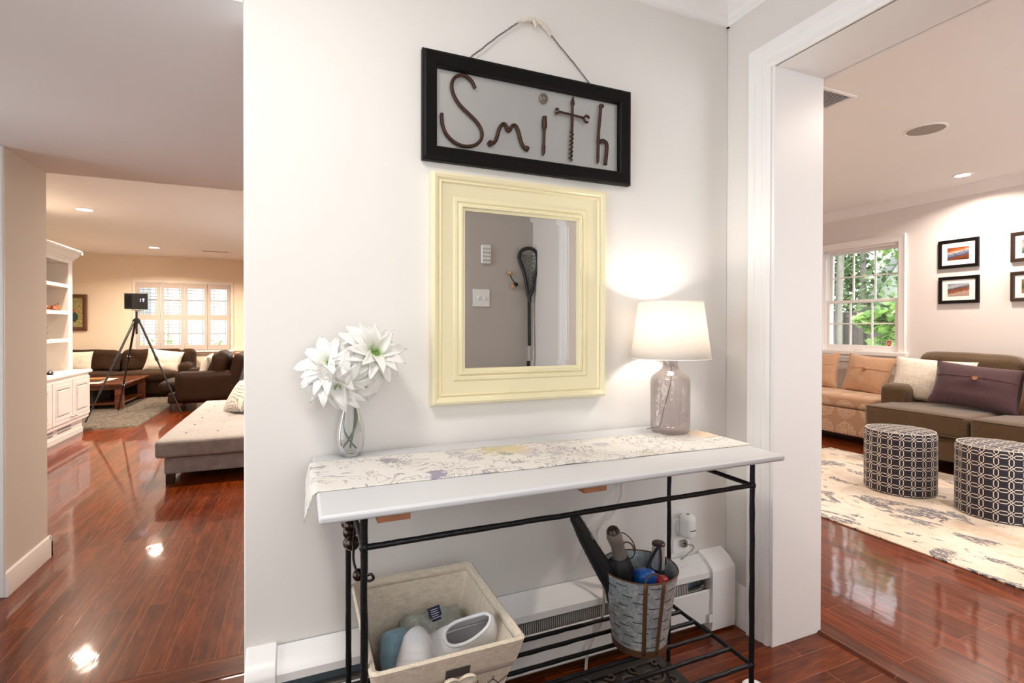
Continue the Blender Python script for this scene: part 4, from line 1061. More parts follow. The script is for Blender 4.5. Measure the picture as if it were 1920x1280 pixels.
g = G(); g.tube([(BX + tr__ * math.cos(a * PI / 32), BY + tr__ * math.sin(a * PI / 32), SZt + bh) for a in range(64)], .0022, 8, closed=True); part('rim', g, rustb, t, smooth=60)
for aa in (-118, -90, 62, 90):
    g = G(); a = math.radians(aa)
    def sp(w_, u, o): r_ = brad(u) + o; b = a + w_ / r_; return (BX + r_ * math.cos(b), BY + r_ * math.sin(b), SZt + bh * u)
    g.grid(lambda p, q: sp((p * 2 - 1) * .0055, .02 + .98 * q, .0022), 2, 12); part('strap', g, rustb, t, smooth=40, solid=.0012)
for mid in (-104, 76):
    g = G(); am = math.radians(mid); d = Vector((math.cos(am), math.sin(am), 0)); tn = Vector((-d.y, d.x, 0)); c0 = Vector((BX, BY, SZt + bh - .004)) + d * (tr__ * .94 + .002)
    g.tube([c0 + tn * .0265 * math.cos(PI * k / 12) + Vector((0, 0, .030 * math.sin(PI * k / 12))) for k in range(13)], .0026, 8); part('handle', g, rustb, t, smooth=60)
# compact umbrella with gunmetal handle
t = thing('folded_umbrella', 'folded black umbrella with a grey metal grip in the bucket', 'umbrella', (.89, 1.24, .25), 0, 'umbrellas in the bucket')
g = G(); g.tube([(.835, 1.235, .534), (.838, 1.235, .522), (.846, 1.235, .505), (.850, 1.235, .490), (.856, 1.236, .474), (.860, 1.237, .458)], [.019, .0225, .0215, .0185, .0205, .022], 16); part('grip', g, W['gunmetal'], t, smooth=50)
g = G(); g.tube([(.829, 1.235, .545), (.832, 1.235, .540), (.836, 1.235, .532)], [.012, .018, .0205], 16); part('grip_cap', g, W['darkwood'], t)
g = G(); M_ = T(.872, 1.238, .39) @ R(y=math.radians(-15))
g.lathe([(.016, -.13), (.022, -.06), (.030, 0), (.034, .035), (.030, .058), (.016, .070), (.010, .072)], (0, 0, 0), 24, M=M_)
for v in g.bm.verts:
    q = M_.inverted() @ v.co; an = math.atan2(q.y, q.x); k = 1 + .16 * math.cos(an * 8); v.co = M_ @ Vector((q.x * k, q.y * k, q.z))
part('folded_canopy', g, W['blackcloth'], t, smooth=60)
g = G(); g.tube(smoothpath([(.842, 1.232, .53), (.868, 1.230, .527), (.893, 1.226, .505), (.903, 1.222, .478), (.896, 1.222, .457), (.882, 1.226, .452), (.872, 1.23, .470), (.868, 1.232, .50), (.850, 1.232, .528)], 6), .0016, 6); part('wrist_loop', g, W['blackcloth'], t)
# silver handled umbrella
t = thing('folded_umbrella', 'folded dark umbrella with a short silver cylinder handle in the bucket', 'umbrella', (.985, 1.23, .25), 0, 'umbrellas in the bucket')
g = G(); g.tube([(.990, 1.228, .405), (.992, 1.228, .474)], .0195, 24); part('grip', g, W['chrome'], t, smooth=50)
g = G(); g.lathe([(.0198, .474), (.0198, .479), (.017, .482), (.002, .483)], (.992, 1.228, 0), 24); part('grip_cap', g, W['darkwood'], t)
g = G(); g.box(1.003, 1.013, 1.218, 1.226, .415, .432); part('push_button', g, W['black'], t)
g = G(); g.lathe([(.014, .25), (.020, .30), (.024, .36), (.022, .39), (.0175, .406), (.010, .407)], (.988, 1.23, 0), 20); part('folded_canopy', g, W['blackcloth'], t)
g = G(); g.tube(smoothpath([(.985, 1.212, .478), (.965, 1.21, .465), (.940, 1.208, .430), (.925, 1.206, .398)], 6), .006, 8, flat=.3); g.tube(smoothpath([(.985, 1.212, .476), (.978, 1.20, .44), (.970, 1.196, .395)], 6), .005, 8, flat=.3); part('wrist_strap', g, W['blackcloth'], t)
g = G(); g.rbox(.895, .958, 1.175, 1.235, .335, .418, .02, wob=.014, seed=3); solo('blue_pouch', g, plain('royal_blue_nylon', (.01, .10, .42), .35, bump=.3), 'small royal blue nylon pouch in the bucket', 'pouch', smooth=60)
g = G(); g.rbox(.950, .985, 1.165, 1.200, .34, .405, .012, wob=.01, seed=6); solo('red_pouch', g, plain('red_nylon', (.50, .02, .03), .4), 'small red object beside the blue pouch in the bucket', 'pouch', smooth=60)
# long black duster
t = thing('black_duster', 'long black fluffy duster leaning out of the bucket to the left', 'duster', (.85, 1.25, .30))
dp = smoothpath([(.868, 1.245, .30), (.852, 1.248, .365), (.826, 1.250, .405), (.790, 1.25, .462), (.752, 1.25, .525), (.728, 1.25, .570), (.715, 1.25, .590)], 6)
g = G(); k = len(dp)
g.tube(dp, [.012 + .024 * (1 - i / k) ** 1.0 * min(1, i / 4 + .3) for i in range(k)], 12)
rd = random.Random(11)
for q in range(900):
    u = rd.random() * (k - 2); i = int(u); p = dp[i].lerp(dp[i + 1], u - i); d = (dp[i + 1] - dp[i]).normalized()
    a = rd.uniform(0, 2 * PI); n1_ = d.cross(Vector((0, 1, 0))).normalized(); n2_ = d.cross(n1_)
    w_ = n1_ * math.cos(a) + n2_ * math.sin(a); rr_ = .010 + .023 * (1 - u / k); L_ = rd.uniform(.004, .010)
    b0 = p + w_ * rr_; b1 = p + w_ * (rr_ + L_) + d * rd.uniform(-.006, .012); s_ = d * .0005
    g.f([g.v(b0 - s_), g.v(b0 + s_), g.v(b1)])
part('bristles', g, W['blackcloth'], t, smooth=0, recalc=False)
g = G(); g.tube([dp[-14] + Vector((.012, -.018, .01)), dp[-4] + Vector((.006, -.008, .01))], .003, 6); part('clear_sleeve', g, W['cord'], t)
# =================================================================== DEN (right room)
rg = NT('distressed_rug'); co = rg.co()
n1 = rg.noise(rg.co(scale=(2.2, 1, 1)), 2.6, 6, .62, .8).outputs[0]; n2 = rg.noise(rg.co(scale=(4, 1, 1)), 38, 4, .7, .5).outputs[0]; n3 = rg.noise(rg.co(loc=(5, 2, 0)), 2.2, 4, .6).outputs[0]
base = rg.ramp(rg.math('ADD', rg.math('MULTIPLY', n3, .7), rg.math('MULTIPLY', n2, .3)), [(.35, (.50, .38, .27)), (.47, (.64, .55, .44)), (.62, (.74, .67, .58))])
b1 = rg.math('MULTIPLY', rg.math('GREATER_THAN', n1, .56), rg.math('GREATER_THAN', n2, .47))
c = rg.mix(rg.math('MULTIPLY', b1, .95), base, (.035, .045, .08))
b2 = rg.math('MULTIPLY', rg.math('LESS_THAN', n1, .40), rg.math('GREATER_THAN', n2, .48))
c = rg.mix(rg.math('MULTIPLY', b2, .5), c, (.50, .27, .12))
rg.set(color=c, rough=.95, sheen=.2); rg.bump(rg.noise(co, 260, 2).outputs[0], .5, .004)
g = G(); g.box(2.855, 4.575, .2, 3.215, .0005, .009); solo('area_rug', g, rg.m, 'cream distressed area rug with navy speckles under the two round ottomans', 'rug', smooth=0, bevel=.003)

ot = NT('lattice_fabric')
uvn = ot.n('UVMap'); sx = ot.n('SeparateXYZ'); ot.l(uvn.outputs[0], sx.inputs[0])
M_ = ot.math
x = M_('SUBTRACT', M_('FRACT', sx.outputs[0]), .5); y = M_('SUBTRACT', M_('FRACT', sx.outputs[1]), .5)
ax = M_('ABSOLUTE', x); yp = M_('SUBTRACT', .5, M_('ABSOLUTE', y))
dl, w_ = .125, .155
d1_ = M_('ABSOLUTE', M_('SUBTRACT', ax, M_('MINIMUM', w_, M_('ABSOLUTE', M_('SUBTRACT', yp, dl)))))
d2_ = M_('ABSOLUTE', M_('SUBTRACT', yp, M_('MINIMUM', w_, M_('ABSOLUTE', M_('SUBTRACT', ax, dl)))))
ln = M_('LESS_THAN', M_('MINIMUM', d1_, d2_), .034)
wv = ot.noise(ot.co(), 300, 2).outputs[0]
ot.set(color=ot.mix(ln, (.018, .017, .028), ot.mix(wv, (.62, .54, .46), (.80, .74, .67))), rough=.75, sheen=.15, spec=.3)
ot.bump(M_('ADD', ln, M_('MULTIPLY', wv, .4)), .25, .002)
def ottoman(cx, cy, rz, label):
    r, h, n, cell = .204, .415, 80, .0641
    t = thing('round_ottoman', label, 'ottoman', (cx, cy, .0095), 0, 'round patterned ottomans')
    g = G(); uv = g.bm.loops.layers.uv.new('UVMap')
    prof = [(r - .004, .004), (r, .014), (r, .10), (r + .001, .2), (r, .30), (r, h - .022), (r - .004, h - .008), (r - .013, h)]
    rings = [[(Vector((cx + q * math.cos(rz + 2 * PI * j / n), cy + q * math.sin(rz + 2 * PI * j / n), .0095 + z)), z, j) for j in range(n)] for q, z in prof]
    VV = [[g.v(p[0]) for p in r_] for r_ in rings]
    for i in range(len(prof) - 1):
        for j in range(n):
            f_ = g.f([VV[i][j], VV[i][(j + 1) % n], VV[i + 1][(j + 1) % n], VV[i + 1][j]])
            for lp, (jj, ii) in zip(f_.loops, ((j, i), (j + 1, i), (j + 1, i + 1), (j, i + 1))): lp[uv].uv = (20 * jj / n, prof[ii][1] / cell)
    g.f(VV[0][::-1])
    part('side', g, ot.m, t, smooth=60, recalc=False)
    g = G(); uv = g.bm.loops.layers.uv.new('UVMap'); rs_ = [r - .0125, r * .8, r * .5, r * .2]; zs = [h, h + .006, h + .010, h + .011]
    VV = [[g.v((cx + q * math.cos(rz + 2 * PI * j / n), cy + q * math.sin(rz + 2 * PI * j / n), .0095 + z)) for j in range(n)] for q, z in zip(rs_, zs)]
    for i in range(3):
        for j in range(n):
            f_ = g.f([VV[i][j], VV[i][(j + 1) % n], VV[i + 1][(j + 1) % n], VV[i + 1][j]])
    f_ = g.f(VV[3])
    for f_ in g.bm.faces:
        for lp in f_.loops: lp[uv].uv = ((lp.vert.co.x - cx) / cell, (lp.vert.co.y - cy) / cell)
    part('top', g, ot.m, t, smooth=60, recalc=False)
    g = G(); g.tube([(cx + (r - .010) * math.cos(j * PI / 40), cy + (r - .010) * math.sin(j * PI / 40), .0095 + h - .001) for j in range(80)], .0028, 6, closed=True); part('piping', g, W['knit'], t, smooth=60)
ottoman(3.825, 2.194, .1, 'round navy and cream lattice ottoman farther from the camera, by the window bench')
ottoman(3.868, 1.672, .5, 'round navy and cream lattice ottoman nearer the camera, cut by the photo edge')

# bench under the window
bn = NT('medallion_fabric'); co = bn.co('UV')
vo = bn.n('TexVoronoi'); vo.inputs['Scale'].default_value = 4.6; vo.inputs['Randomness'].default_value = 0.0; bn.l(co, vo.inputs['Vector'])
dn = bn.math('ADD', vo.outputs['Distance'], bn.math('MULTIPLY_ADD', bn.noise(co, 30, 3).outputs[0], .25, -.12))
ringp = bn.math('MULTIPLY', bn.math('LESS_THAN', dn, .43), bn.math('GREATER_THAN', bn.noise(co, 70, 3, .6).outputs[0], bn.math('MULTIPLY_ADD', bn.math('SINE', bn.math('MULTIPLY', dn, 60)), .08, .49)))
bn.set(color=bn.mix(ringp, (.42, .255, .155), (.58, .42, .29)), rough=.85, sheen=.2); bn.bump(bn.noise(co, 300, 2).outputs[0], .2, .002)
def uv_yz(o):
    me = o.data; uv = me.uv_layers.new(name='UVMap')
    for p in me.polygons:
        nx = abs(p.normal.x) > .6; nz = abs(p.normal.z) > .6
        for li in p.loop_indices:
            v = me.vertices[me.loops[li].vertex_index].co
            uv.data[li].uv = (v.y, v.z + .11) if nx else ((v.y, v.x) if nz else (v.x, v.z + .11))
t = thing('window_bench', 'tan medallion upholstered bench under the den window', 'bench', (5.25, 3.75, .003))
g = G(); g.rbox(4.935, 5.585, 3.06, 4.45, .075, .335, .012, n=14); o = part('base', g, bn.m, t, smooth=50); uv_yz(o)
g = G(); g.rbox(4.915, 5.59, 3.05, 4.46, .335, .465, .045, crown=.012, wob=.004, n=16); o = part('cushion', g, bn.m, t, smooth=50); uv_yz(o)
for x in (4.98, 5.54):
    for y in (3.12, 4.38):
        g = G(); g.tube([(x, y, .003), (x, y, .08)], [.018, .026], 12); part('leg', g, W['darkwood'], t)

def frame_m(loc, face, tilt, roll=0, yaw=0):
    """pillow pose: its face looks along the angle `face` (deg, in plan), leaning back by tilt"""
    return T(*loc) @ R(z=math.radians(face + 90 + yaw)) @ R(x=math.radians(tilt)) @ R(y=math.radians(roll))
def pillow(name, label, loc, face, tilt, w, h, th, mat, roll=0, group=None, button=False, seed=0, pinch=.07, wr=.012):
    M = frame_m(loc, face, tilt, roll)
    t = thing(name, label, 'pillow', tuple(M @ Vector((0, 0, -h / 2))), 0, group)
    g = G(); g.pillow(w, h, th, M, seed=seed, pinch=pinch, wr=wr); part('cover', g, mat, t, smooth=80, recalc=True)
    if button:
        g = G(); P = []
        for k in range(25):
            u = (k / 24 * 2 - 1) * .93; v = .28
            x = u * w / 2 * (1 - pinch * (1 - v * v)); z = v * h / 2 * (1 - pinch * (1 - u * u)); y = -th / 2 * (max(0, 1 - abs(u) ** 2.4) ** .55) * (max(0, 1 - v ** 2.4) ** .55) - .002
            P.append(M @ Vector((x, y, z)))
        g.tube(P, .0025, 6); part('flap_seam', g, mat, t, smooth=60)
        g = G(); Mb = M @ T(0, -th / 2 - .010, h * .10) @ R(x=PI / 2); g.lathe([(.001, -.006), (.016, -.005), (.019, 0), (.016, .006), (.008, .004), (.001, .004)], (0, 0, 0), 20, M=Mb); part('button', g, W['brownwood'], t, smooth=60)
        g = G(); g.tube([M @ Vector((x_, -th / 2 - .004, z_)) for x_, z_ in ((0, h * .14), (-.014, h * .12), (-.014, h * .085), (0, h * .07), (.014, h * .085), (.014, h * .12), (0, h * .14))], .0022, 6); part('loop', g, mat, t, smooth=60)
    return t
PG = 'tan buttoned pillows on the bench'
pillow('tan_pillow', 'tan buttoned pillow on the bench, right one next to the brown sofa', (5.34, 3.365, .648), 180, -14, .47, .40, .15, W['tanpillow'], 4, PG, True, 1)
pillow('tan_pillow', 'tan buttoned pillow on the bench, left one cut off by the door frame', (5.34, 3.90, .648), 182, -15, .46, .40, .15, W['tanpillow'], -4, PG, True, 5)

# brown sofa
BV = W['brownvelvet']
t = thing('brown_sofa', 'olive brown velvet sofa along the den wall under the framed photographs', 'sofa', (5.0, 1.9, .003))
g = G(); g.rbox(4.54, 5.52, .62, 2.86, .10, .30, .03, wob=.004, n=12); part('base', g, BV, t, smooth=50)
ys = [2.875, 2.132, 1.39, .65]
for i in range(3):
    g = G(); g.rbox(4.505, 5.30, ys[i + 1] + .004, ys[i] - .004, .295, .465, .035, crown=.018, wob=.005, n=14, seed=i); part('seat_cushion', g, BV, t, smooth=50)
    g = G(); e = .0
    for z_, o_ in ((.455, 0), (.305, 0)): g.tube([(4.508, ys[i + 1] + .02, z_), (4.506, (ys[i] + ys[i + 1]) / 2, z_), (4.508, ys[i] - .02, z_)], .005, 6)
    part('piping', g, BV, t, smooth=60)
g = G(); g.rbox(4.835, 5.50, 2.735, 2.955, .12, .625, .055, crown=.012, wob=.004, n=14); part('arm', g, BV, t, smooth=50)
g = G(); g.rbox(4.835, 5.50, .50, .68, .12, .625, .055, n=10); part('arm', g, BV, t, smooth=50)
g = G(); g.rbox(5.34, 5.575, .56, 2.90, .12, .80, .05, wob=.004, n=12); part('back_frame', g, BV, t, smooth=50)
for i in range(3):
    g = G(); M = T(5.30, (ys[i] + ys[i + 1]) / 2, .66) @ R(y=math.radians(10)); g.rbox(-.10, .11, -.365, .365, -.20, .235, .075, crown=.02, wob=.016, n=16, M=M, seed=i * 4 + 2); part('back_cushion', g, BV, t, smooth=60)
for y in (.75, 2.72):
    for x in (4.60, 5.45):
        g = G(); g.tube([(x, y, .003 + .0065 * (x < 4.575)), (x, y, .11)], [.022, .028], 12); part('leg', g, W['darkwood'], t)
pillow('cream_pillow', 'cream cable knit pillow behind the purple pillow on the brown sofa', (5.06, 2.66, .665), 190, -20, .58, .40, .16, W['knit'], 3, None, False, 2)
pillow('purple_pillow', 'dark purple buttoned pillow leaning on the cream pillow on the brown sofa', (4.95, 2.29, .655), 196, -26, .56, .38, .17, W['purple'], 6, None, True, 7)
pillow('rust_pillow', 'rust brown pillow at the right edge on the brown sofa', (5.02, 1.83, .67), 180, -18, .44, .40, .15, fabric('rust_velvet', (.20, .085, .035), (.10, .04, .018), 80, .3), 0, None, False, 12)

# framed photographs
def art(name, stops, seed, band=6):
    t = NT(name); co = t.co('Generated'); s = t.n('SeparateXYZ'); t.l(co, s.inputs[0])
    nz = t.noise(t.co('Generated', scale=(1, 1.2, 2.2), loc=(seed, 0, 0)), 5, 6, .65)
    f_ = t.math('ADD', s.outputs[2], t.math('MULTIPLY_ADD', nz.outputs[0], .55, -.28), clamp=True)
    f_ = t.math('ADD', f_, t.math('MULTIPLY', t.math('SUBTRACT', s.outputs[1], .5), .25), clamp=True)
    t.set(color=t.ramp(f_, [(p, tuple(x * .6 for x in q)) for p, q in stops]), rough=.3); return t.m
arts = [art('autumn_lake', [(0, (.16, .035, .01)), (.22, (.28, .07, .02)), (.34, (.05, .10, .22)), (.5, (.30, .38, .52)), (.56, (.02, .02, .03)), (.62, (.75, .72, .72)), (.78, (.62, .18, .05)), (1, (.40, .06, .02))], 1),
        art('red_beach', [(0, (.62, .42, .32)), (.25, (.72, .52, .42)), (.38, (.32, .10, .04)), (.52, (.42, .13, .05)), (.62, (.10, .05, .05)), (.7, (.25, .33, .45)), (.86, (.72, .70, .70)), (1, (.30, .38, .48))], 3),
        art('green_bay', [(0, (.05, .14, .08)), (.35, (.12, .28, .18)), (.5, (.55, .35, .30)), (.7, (.72, .60, .58)), (1, (.50, .40, .42))], 5),
        art('field_hut', [(0, (.45, .20, .10)), (.3, (.50, .28, .10)), (.5, (.10, .10, .03)), (.8, (.22, .20, .04)), (1, (.30, .28, .10))], 7)]
matm = plain('white_mat', (.86, .82, .78), .8)
k = 0
for (y0, y1, z0_, z1_, lb) in ((2.596, 2.911, 1.682, 1.948, 'upper left framed photograph of a lake under autumn leaves'), (2.592, 2.907, 1.352, 1.604, 'lower left framed photograph of a red cliff beach under clouds'),
                              (2.06, 2.375, 1.688, 1.940, 'upper right framed photograph of a bay, cut by the photo edge'), (2.06, 2.375, 1.352, 1.604, 'lower right framed photograph of trees, cut by the photo edge')):
    t = thing('framed_photograph', lb + ' on the den wall', 'picture', (5.65, (y0 + y1) / 2, z0_), 0, 'framed photographs on the den wall')
    g = G(); g.frame([(0, 0), (0, .014), (.006, .020), (.028, .022), (.030, .018), (.030, 0)], y0 + .030, y1 - .030, z0_ + .030, z1_ - .030, lambda a, b, h: (5.659 - h, a, b)); part('frame', g, W['blackframe'] if k < 2 else W['darkwood'], t, smooth=25)
    cy, cz = (y0 + y1) / 2, (z0_ + z1_) / 2
    g = G(); g.box(5.648, 5.657, y0 + .026, y1 - .026, z0_ + .026, z1_ - .026); part('mat', g, matm, t, smooth=0)
    g = G(); g.box(5.6465, 5.6485, cy - .084, cy + .084, cz - .058, cz + .058); part('photo', g, arts[k], t, smooth=0)
    k += 1

# den ceiling fittings
t = thing('ceiling_speaker', 'round grey ceiling speaker in the den ceiling', 'speaker', (3.81, 2.042, 2.43))
g = G(); g.lathe([(.118, 0), (.118, -.004), (.108, -.007), (.103, -.004)], (3.81, 2.042, 2.43), 48, cap0=False, cap1=False); part('ring', g, W['ceil'], t)
g = G(); g.lathe([(.104, -.003), (.06, -.0055), (.002, -.006)], (3.81, 2.042, 2.43), 48, cap0=False, cap1=False); part('grille', g, plain('speaker_mesh', (.36, .33, .29), .7, bump=.5, bscale=700), t)
t = thing('ceiling_vent', 'white slatted air vent in the den ceiling behind the door header', 'vent', (2.76, 2.0, 2.43))
g = G(); g.frame([(0, 0), (0, -.004), (.010, -.009), (.022, -.006), (.024, 0)], 2.62, 2.88, 1.92, 2.07, lambda a, b, h: (a, b, 2.43 + h)); part('frame', g, W['white'], t, smooth=25)
for k in range(14):
    g = G(); y = 1.926 + k * .0105; g.box(2.62, 2.88, -.0045, .0045, -.0006, .0006, M=T(0, y, 2.425) @ R(x=.7)); part('slat', g, W['white'], t, smooth=0)
g = G(); g.box(2.62, 2.88, 1.92, 2.07, 2.4292, 2.4298); part('dark_duct', g, plain('duct_dark', (.12, .10, .08)), t, smooth=0)

# =================================================================== LIVING ROOM (left)
FL = -.152
t = thing('tufted_chaise', 'light grey tufted linen chaise sofa in the front of the living room', 'sofa', (-.6, 6.0, FL))
LN = W['linen']
tufts = [(x, y, .06, .022) for x in (-.90, -.66, -.42) for y in (5.15, 5.55, 5.95, 6.35, 6.75, 7.1)]
g = G(); g.rbox(-1.065, -.12, 4.81, 7.26, .062, .212, .035, crown=.010, wob=.003, n=34, tuft=tufts); part('seat_cushion', g, LN, t, smooth=60)
g = G()
for x, y, _, _ in tufts: g.sph((x, y, .205), (.010, .010, .005), 10, 6)
part('tuft_buttons', g, LN, t)
g = G(); g.rbox(-1.010, -.14, 4.865, 7.22, -.078, .062, .02, wob=.002, n=10); part('base', g, LN, t, smooth=50)
g = G(); g.rbox(-.36, -.13, 5.62, 7.24, .17, .58, .06, wob=.006, n=12); part('backrest', g, LN, t, smooth=50)
for x in (-.965, -.20):
    for y in (4.90, 7.14):
        g = G(); g.box(x - .03, x + .03, y - .03, y + .03, FL, -.076); part('leg', g, W['darkwood'], t, bevel=.003)
lf = NT('leaf_print'); co = lf.co()
wv = lf.n('TexWave'); wv.wave_type = 'RINGS'; wv.inputs['Scale'].default_value = 9; wv.inputs['Distortion'].default_value = 9; wv.inputs['Detail'].default_value = 2; lf.l(co, wv.inputs[0])
lf.set(color=lf.mix(lf.math('GREATER_THAN', wv.outputs[0], .80), (.74, .71, .66), (.34, .35, .36)), rough=.9)
pillow('leaf_pillow', 'cream pillow with grey leaf print on the grey chaise', (-.57, 6.15, .385), 205, -32, .46, .42, .15, lf.m, -12, None, False, 3)

# shag rug
sg = NT('shag_wool'); co = sg.co()
sg.set(color=sg.ramp(sg.noise(co, 55, 4, .7).outputs[0], [(.32, (.025, .017, .009)), (.5, (.11, .08, .045)), (.7, (.26, .20, .13))]), rough=1, sheen=.3)
sg.bump(sg.noise(co, 150, 3).outputs[0], 1, .02)
g = G(); rx0, rx1, ry0, ry1 = -3.92, -1.90, 7.775, 10.75
rr_ = random.Random(2)
def shag(a, b):
    x = rx0 + (rx1 - rx0) * a; y = ry0 + (ry1 - ry0) * b; e = min(a, 1 - a) * (rx1 - rx0); f_ = min(b, 1 - b) * (ry1 - ry0); m = min(e, f_)
    h = .028 * min(1, (m / .03)) ** .5
    return (x + rr_.uniform(-.006, .006), y + rr_.uniform(-.006, .006), FL + .002 + h * (.55 + .45 * rr_.random()))
g.grid(shag, 130, 190); g2 = [(-3.92, 7.775), (-1.9, 7.775), (-1.9, 10.75), (-3.92, 10.75)]
vs = [g.v((x, y, FL + .0005)) for x, y in g2]; g.f(vs)
o = solo('shag_rug', g, sg.m, 'brown shag rug under the coffee table in the living room', 'rug', smooth=0, recalc=False)

# bookcase
t = thing('built_in_bookcase', 'white built-in bookcase with raised panel cabinet doors in the living room', 'bookcase', (-2.6, 6.7, FL))
CW = plain('cream_white_paint', (.84, .80, .75), .4, var=.01)
cy0, cy1 = 5.60, 7.738
g = G(); g.box(-2.975, -2.43, cy0, 7.715, FL, .03); part('toe_base', g, CW, t, smooth=0, bevel=.004)
g = G(); g.box(-2.432, -2.42, cy0, 7.715, FL, -.09); part('base_moulding', g, CW, t, smooth=0, bevel=.003)
g = G(); g.box(-2.975, -2.372, cy0, cy1, .028, .565); part('cabinet_body', g, CW, t, smooth=0, bevel=.003)
g = G(); g.prism([(-2.975, .565), (-2.345, .565), (-2.338, .572), (-2.338, .592), (-2.345, .602), (-2.975, .602)], 'y', cy0, cy1 + .02); part('counter', g, CW, t, smooth=0, bevel=.003)
for k in range(4):
    a1 = 7.715 - k * .515; a0 = a1 - .50
    g = G(); g.box(-2.373, -2.352, a0, a1, .075, .53); dd = part('door', g, CW, t, smooth=0, bevel=.003)
    g = G(); g.frame([(0, .0005), (.006, .0005), (.02, .006), (.045, .006), (.05, .0005)][::-1], a0 + .10, a1 - .10, .165, .44, lambda a, b, h: (-2.352 + h * .8, a, b)); g.box(-2.3525, -2.345, a0 + .115, a1 - .115, .18, .425); part('raised_panel', g, CW, dd, smooth=20)
    g = G(); g.sph((-2.335, a0 + .04 if k % 2 == 0 else a1 - .04, .115), (.012, .012, .012), 12, 8); part('knob', g, W['chrome'], dd)
g = G()
for a0 in (6.55, 7.02): g.box(-2.428, -2.426, a0, a0 + .36, -.055, -.045); g.box(-2.428, -2.426, a0, a0 + .36, -.02, -.01)
part('vent_slots', g, plain('slot_grey', (.12, .11, .10)), t, smooth=0)
g = G(); g.box(-2.975, -2.965, cy0, cy1, .602, 2.0); part('back_panel', g, CW, t, smooth=0)
for a0, a1 in ((cy1 - .115, cy1), (cy0, cy0 + .05), (6.55, 6.62)):
    g = G(); g.box(-2.97, -2.525, a0, a1, .602, 1.874); part('upright', g, CW, t, smooth=0, bevel=.003)
g = G(); g.box(-2.97, -2.525, cy0, cy1, 1.875, 2.03); part('frieze', g, CW, t, smooth=0)
for z in (1.600, 1.283, .957):
    g = G(); g.box(-2.965, -2.53, cy0 + .04, cy1 - .10, z - .021, z + .021); part('shelf', g, CW, t, smooth=0, bevel=.003)
P = [(-2.53, 1.915), (-2.515, 1.918), (-2.515, 1.935), (-2.50, 1.94), (-2.475, 1.965), (-2.458, 1.99), (-2.44, 2.0), (-2.44, 2.018), (-2.43, 2.022), (-2.43, 2.035), (-2.53, 2.035)]
g = G(); g.prism(P, 'y', cy0, cy1 + .03); g.box(-2.97, -2.43, cy1, cy1 + .03, 1.99, 2.035); part('crown', g, CW, t, smooth=25)
g = G(); g.tube(smoothpath([(-2.62, 6.95, 1.350), (-2.60, 7.06, 1.352), (-2.60, 7.18, 1.35), (-2.60, 7.30, 1.338), (-2.60, 7.42, 1.345), (-2.60, 7.52, 1.375), (-2.60, 7.585, 1.40)], 5), [.01, .02, .035, .042, .046, .044, .046, .048, .044, .040, .038, .034, .028, .026, .022, .02, .018, .018, .018, .020, .022, .020, .018, .016, .014, .012, .010, .008, .006, .004, .002], 12, flat=.9)
g.tube(smoothpath([(-2.58, 7.32, 1.338), (-2.57, 7.42, 1.325), (-2.575, 7.50, 1.345), (-2.58, 7.54, 1.368)], 5), [.02] * 4 + [.016] * 8 + [.010, .007, .004, .002], 10)
g.box(-2.63, -2.57, 7.12, 7.30, 1.304, 1.312)
solo('wood_carving', g, plain('polished_burl', (.33, .085, .02), .2, var=.4, nscale=14, coat=.4), 'polished reddish wood carving on the middle bookcase shelf', 'carving', smooth=60)
t = thing('metal_figurine', 'small dark brass figurine on the lower bookcase shelf', 'figurine', (-2.6, 7.24, .978))
g = G(); g.tube([(-2.6, 7.24, .978), (-2.6, 7.24, .990)], .035, 8); part('foot', g, W['brass'], t)
g = G(); g.tube([(-2.6, 7.21, .990), (-2.6, 7.20, 1.05), (-2.6, 7.22, 1.10)], [.018, .024, .012], 8); g.tube([(-2.6, 7.22, 1.05), (-2.6, 7.29, 1.055)], [.012, .006], 8); g.sph((-2.6, 7.22, 1.11), .02, 10, 8); part('figure', g, W['brass'], t)
g = G(); g.lathe([(.03, 0), (.045, .02), (.045, .04), (.03, .055), (.02, .06)], (-2.62, 7.10, 1.621), 20); solo('cream_pot', g, plain('cream_ceramic', (.70, .60, .40), .3), 'small cream pot on the top bookcase shelf', 'pot', smooth=60)
g = G(); g.tube([(-2.46, 6.93, .603), (-2.46, 6.95, .62), (-2.46, 6.97, .64), (-2.46, 6.99, .625)], [.03, .03, .015, .004], 10); solo('black_ornament', g, W['black'], 'small black ornament on the bookcase counter by the partition wall', 'ornament', smooth=60)

# coffee table
t = thing('coffee_table', 'reddish wood coffee table with open shelf on the shag rug', 'coffee table', (-3.05, 10.0, -.130))
cwd = NT('red_mahogany'); n_ = cwd.noise(cwd.co(scale=(1, 8, 8)), 5, 5, .6, 1); cwd.set(color=cwd.ramp(n_.outputs[0], [(.3, (.055, .012, .005)), (.6, (.17, .045, .015)), (.85, (.26, .08, .028))]), rough=.22, coat=.3)
cx0, cx1, c0, c1, cz = -3.72, -2.47, 9.41, 10.68, -.130
g = G(); g.box(cx0 - .04, cx1 + .05, c0 - .06, c1 + .05, .235, .270); part('tabletop', g, cwd.m, t, bevel=.008, seg=3)
for x in (cx0, cx1 - .10):
    for y in (c0, c1 - .10):
        g = G(); g.box(x, x + .10, y, y + .10, cz, .236); part('leg', g, cwd.m, t, bevel=.004)
g = G(); g.box(cx0 + .02, cx1 - .02, c0 + .02, c1 - .02, -.062, -.035); part('lower_shelf', g, cwd.m, t, bevel=.003)
for a in ((cx0 + .1, cx1 - .1, c0 + .015, c0 + .045), (cx0 + .1, cx1 - .1, c1 - .045, c1 - .015), (cx1 - .045, cx1 - .015, c0 + .1, c1 - .1), (cx0 + .015, cx0 + .045, c0 + .1, c1 - .1)):
    g = G(); g.box(a[0], a[1], a[2], a[3], .165, .236); part('apron', g, cwd.m, t, smooth=0)
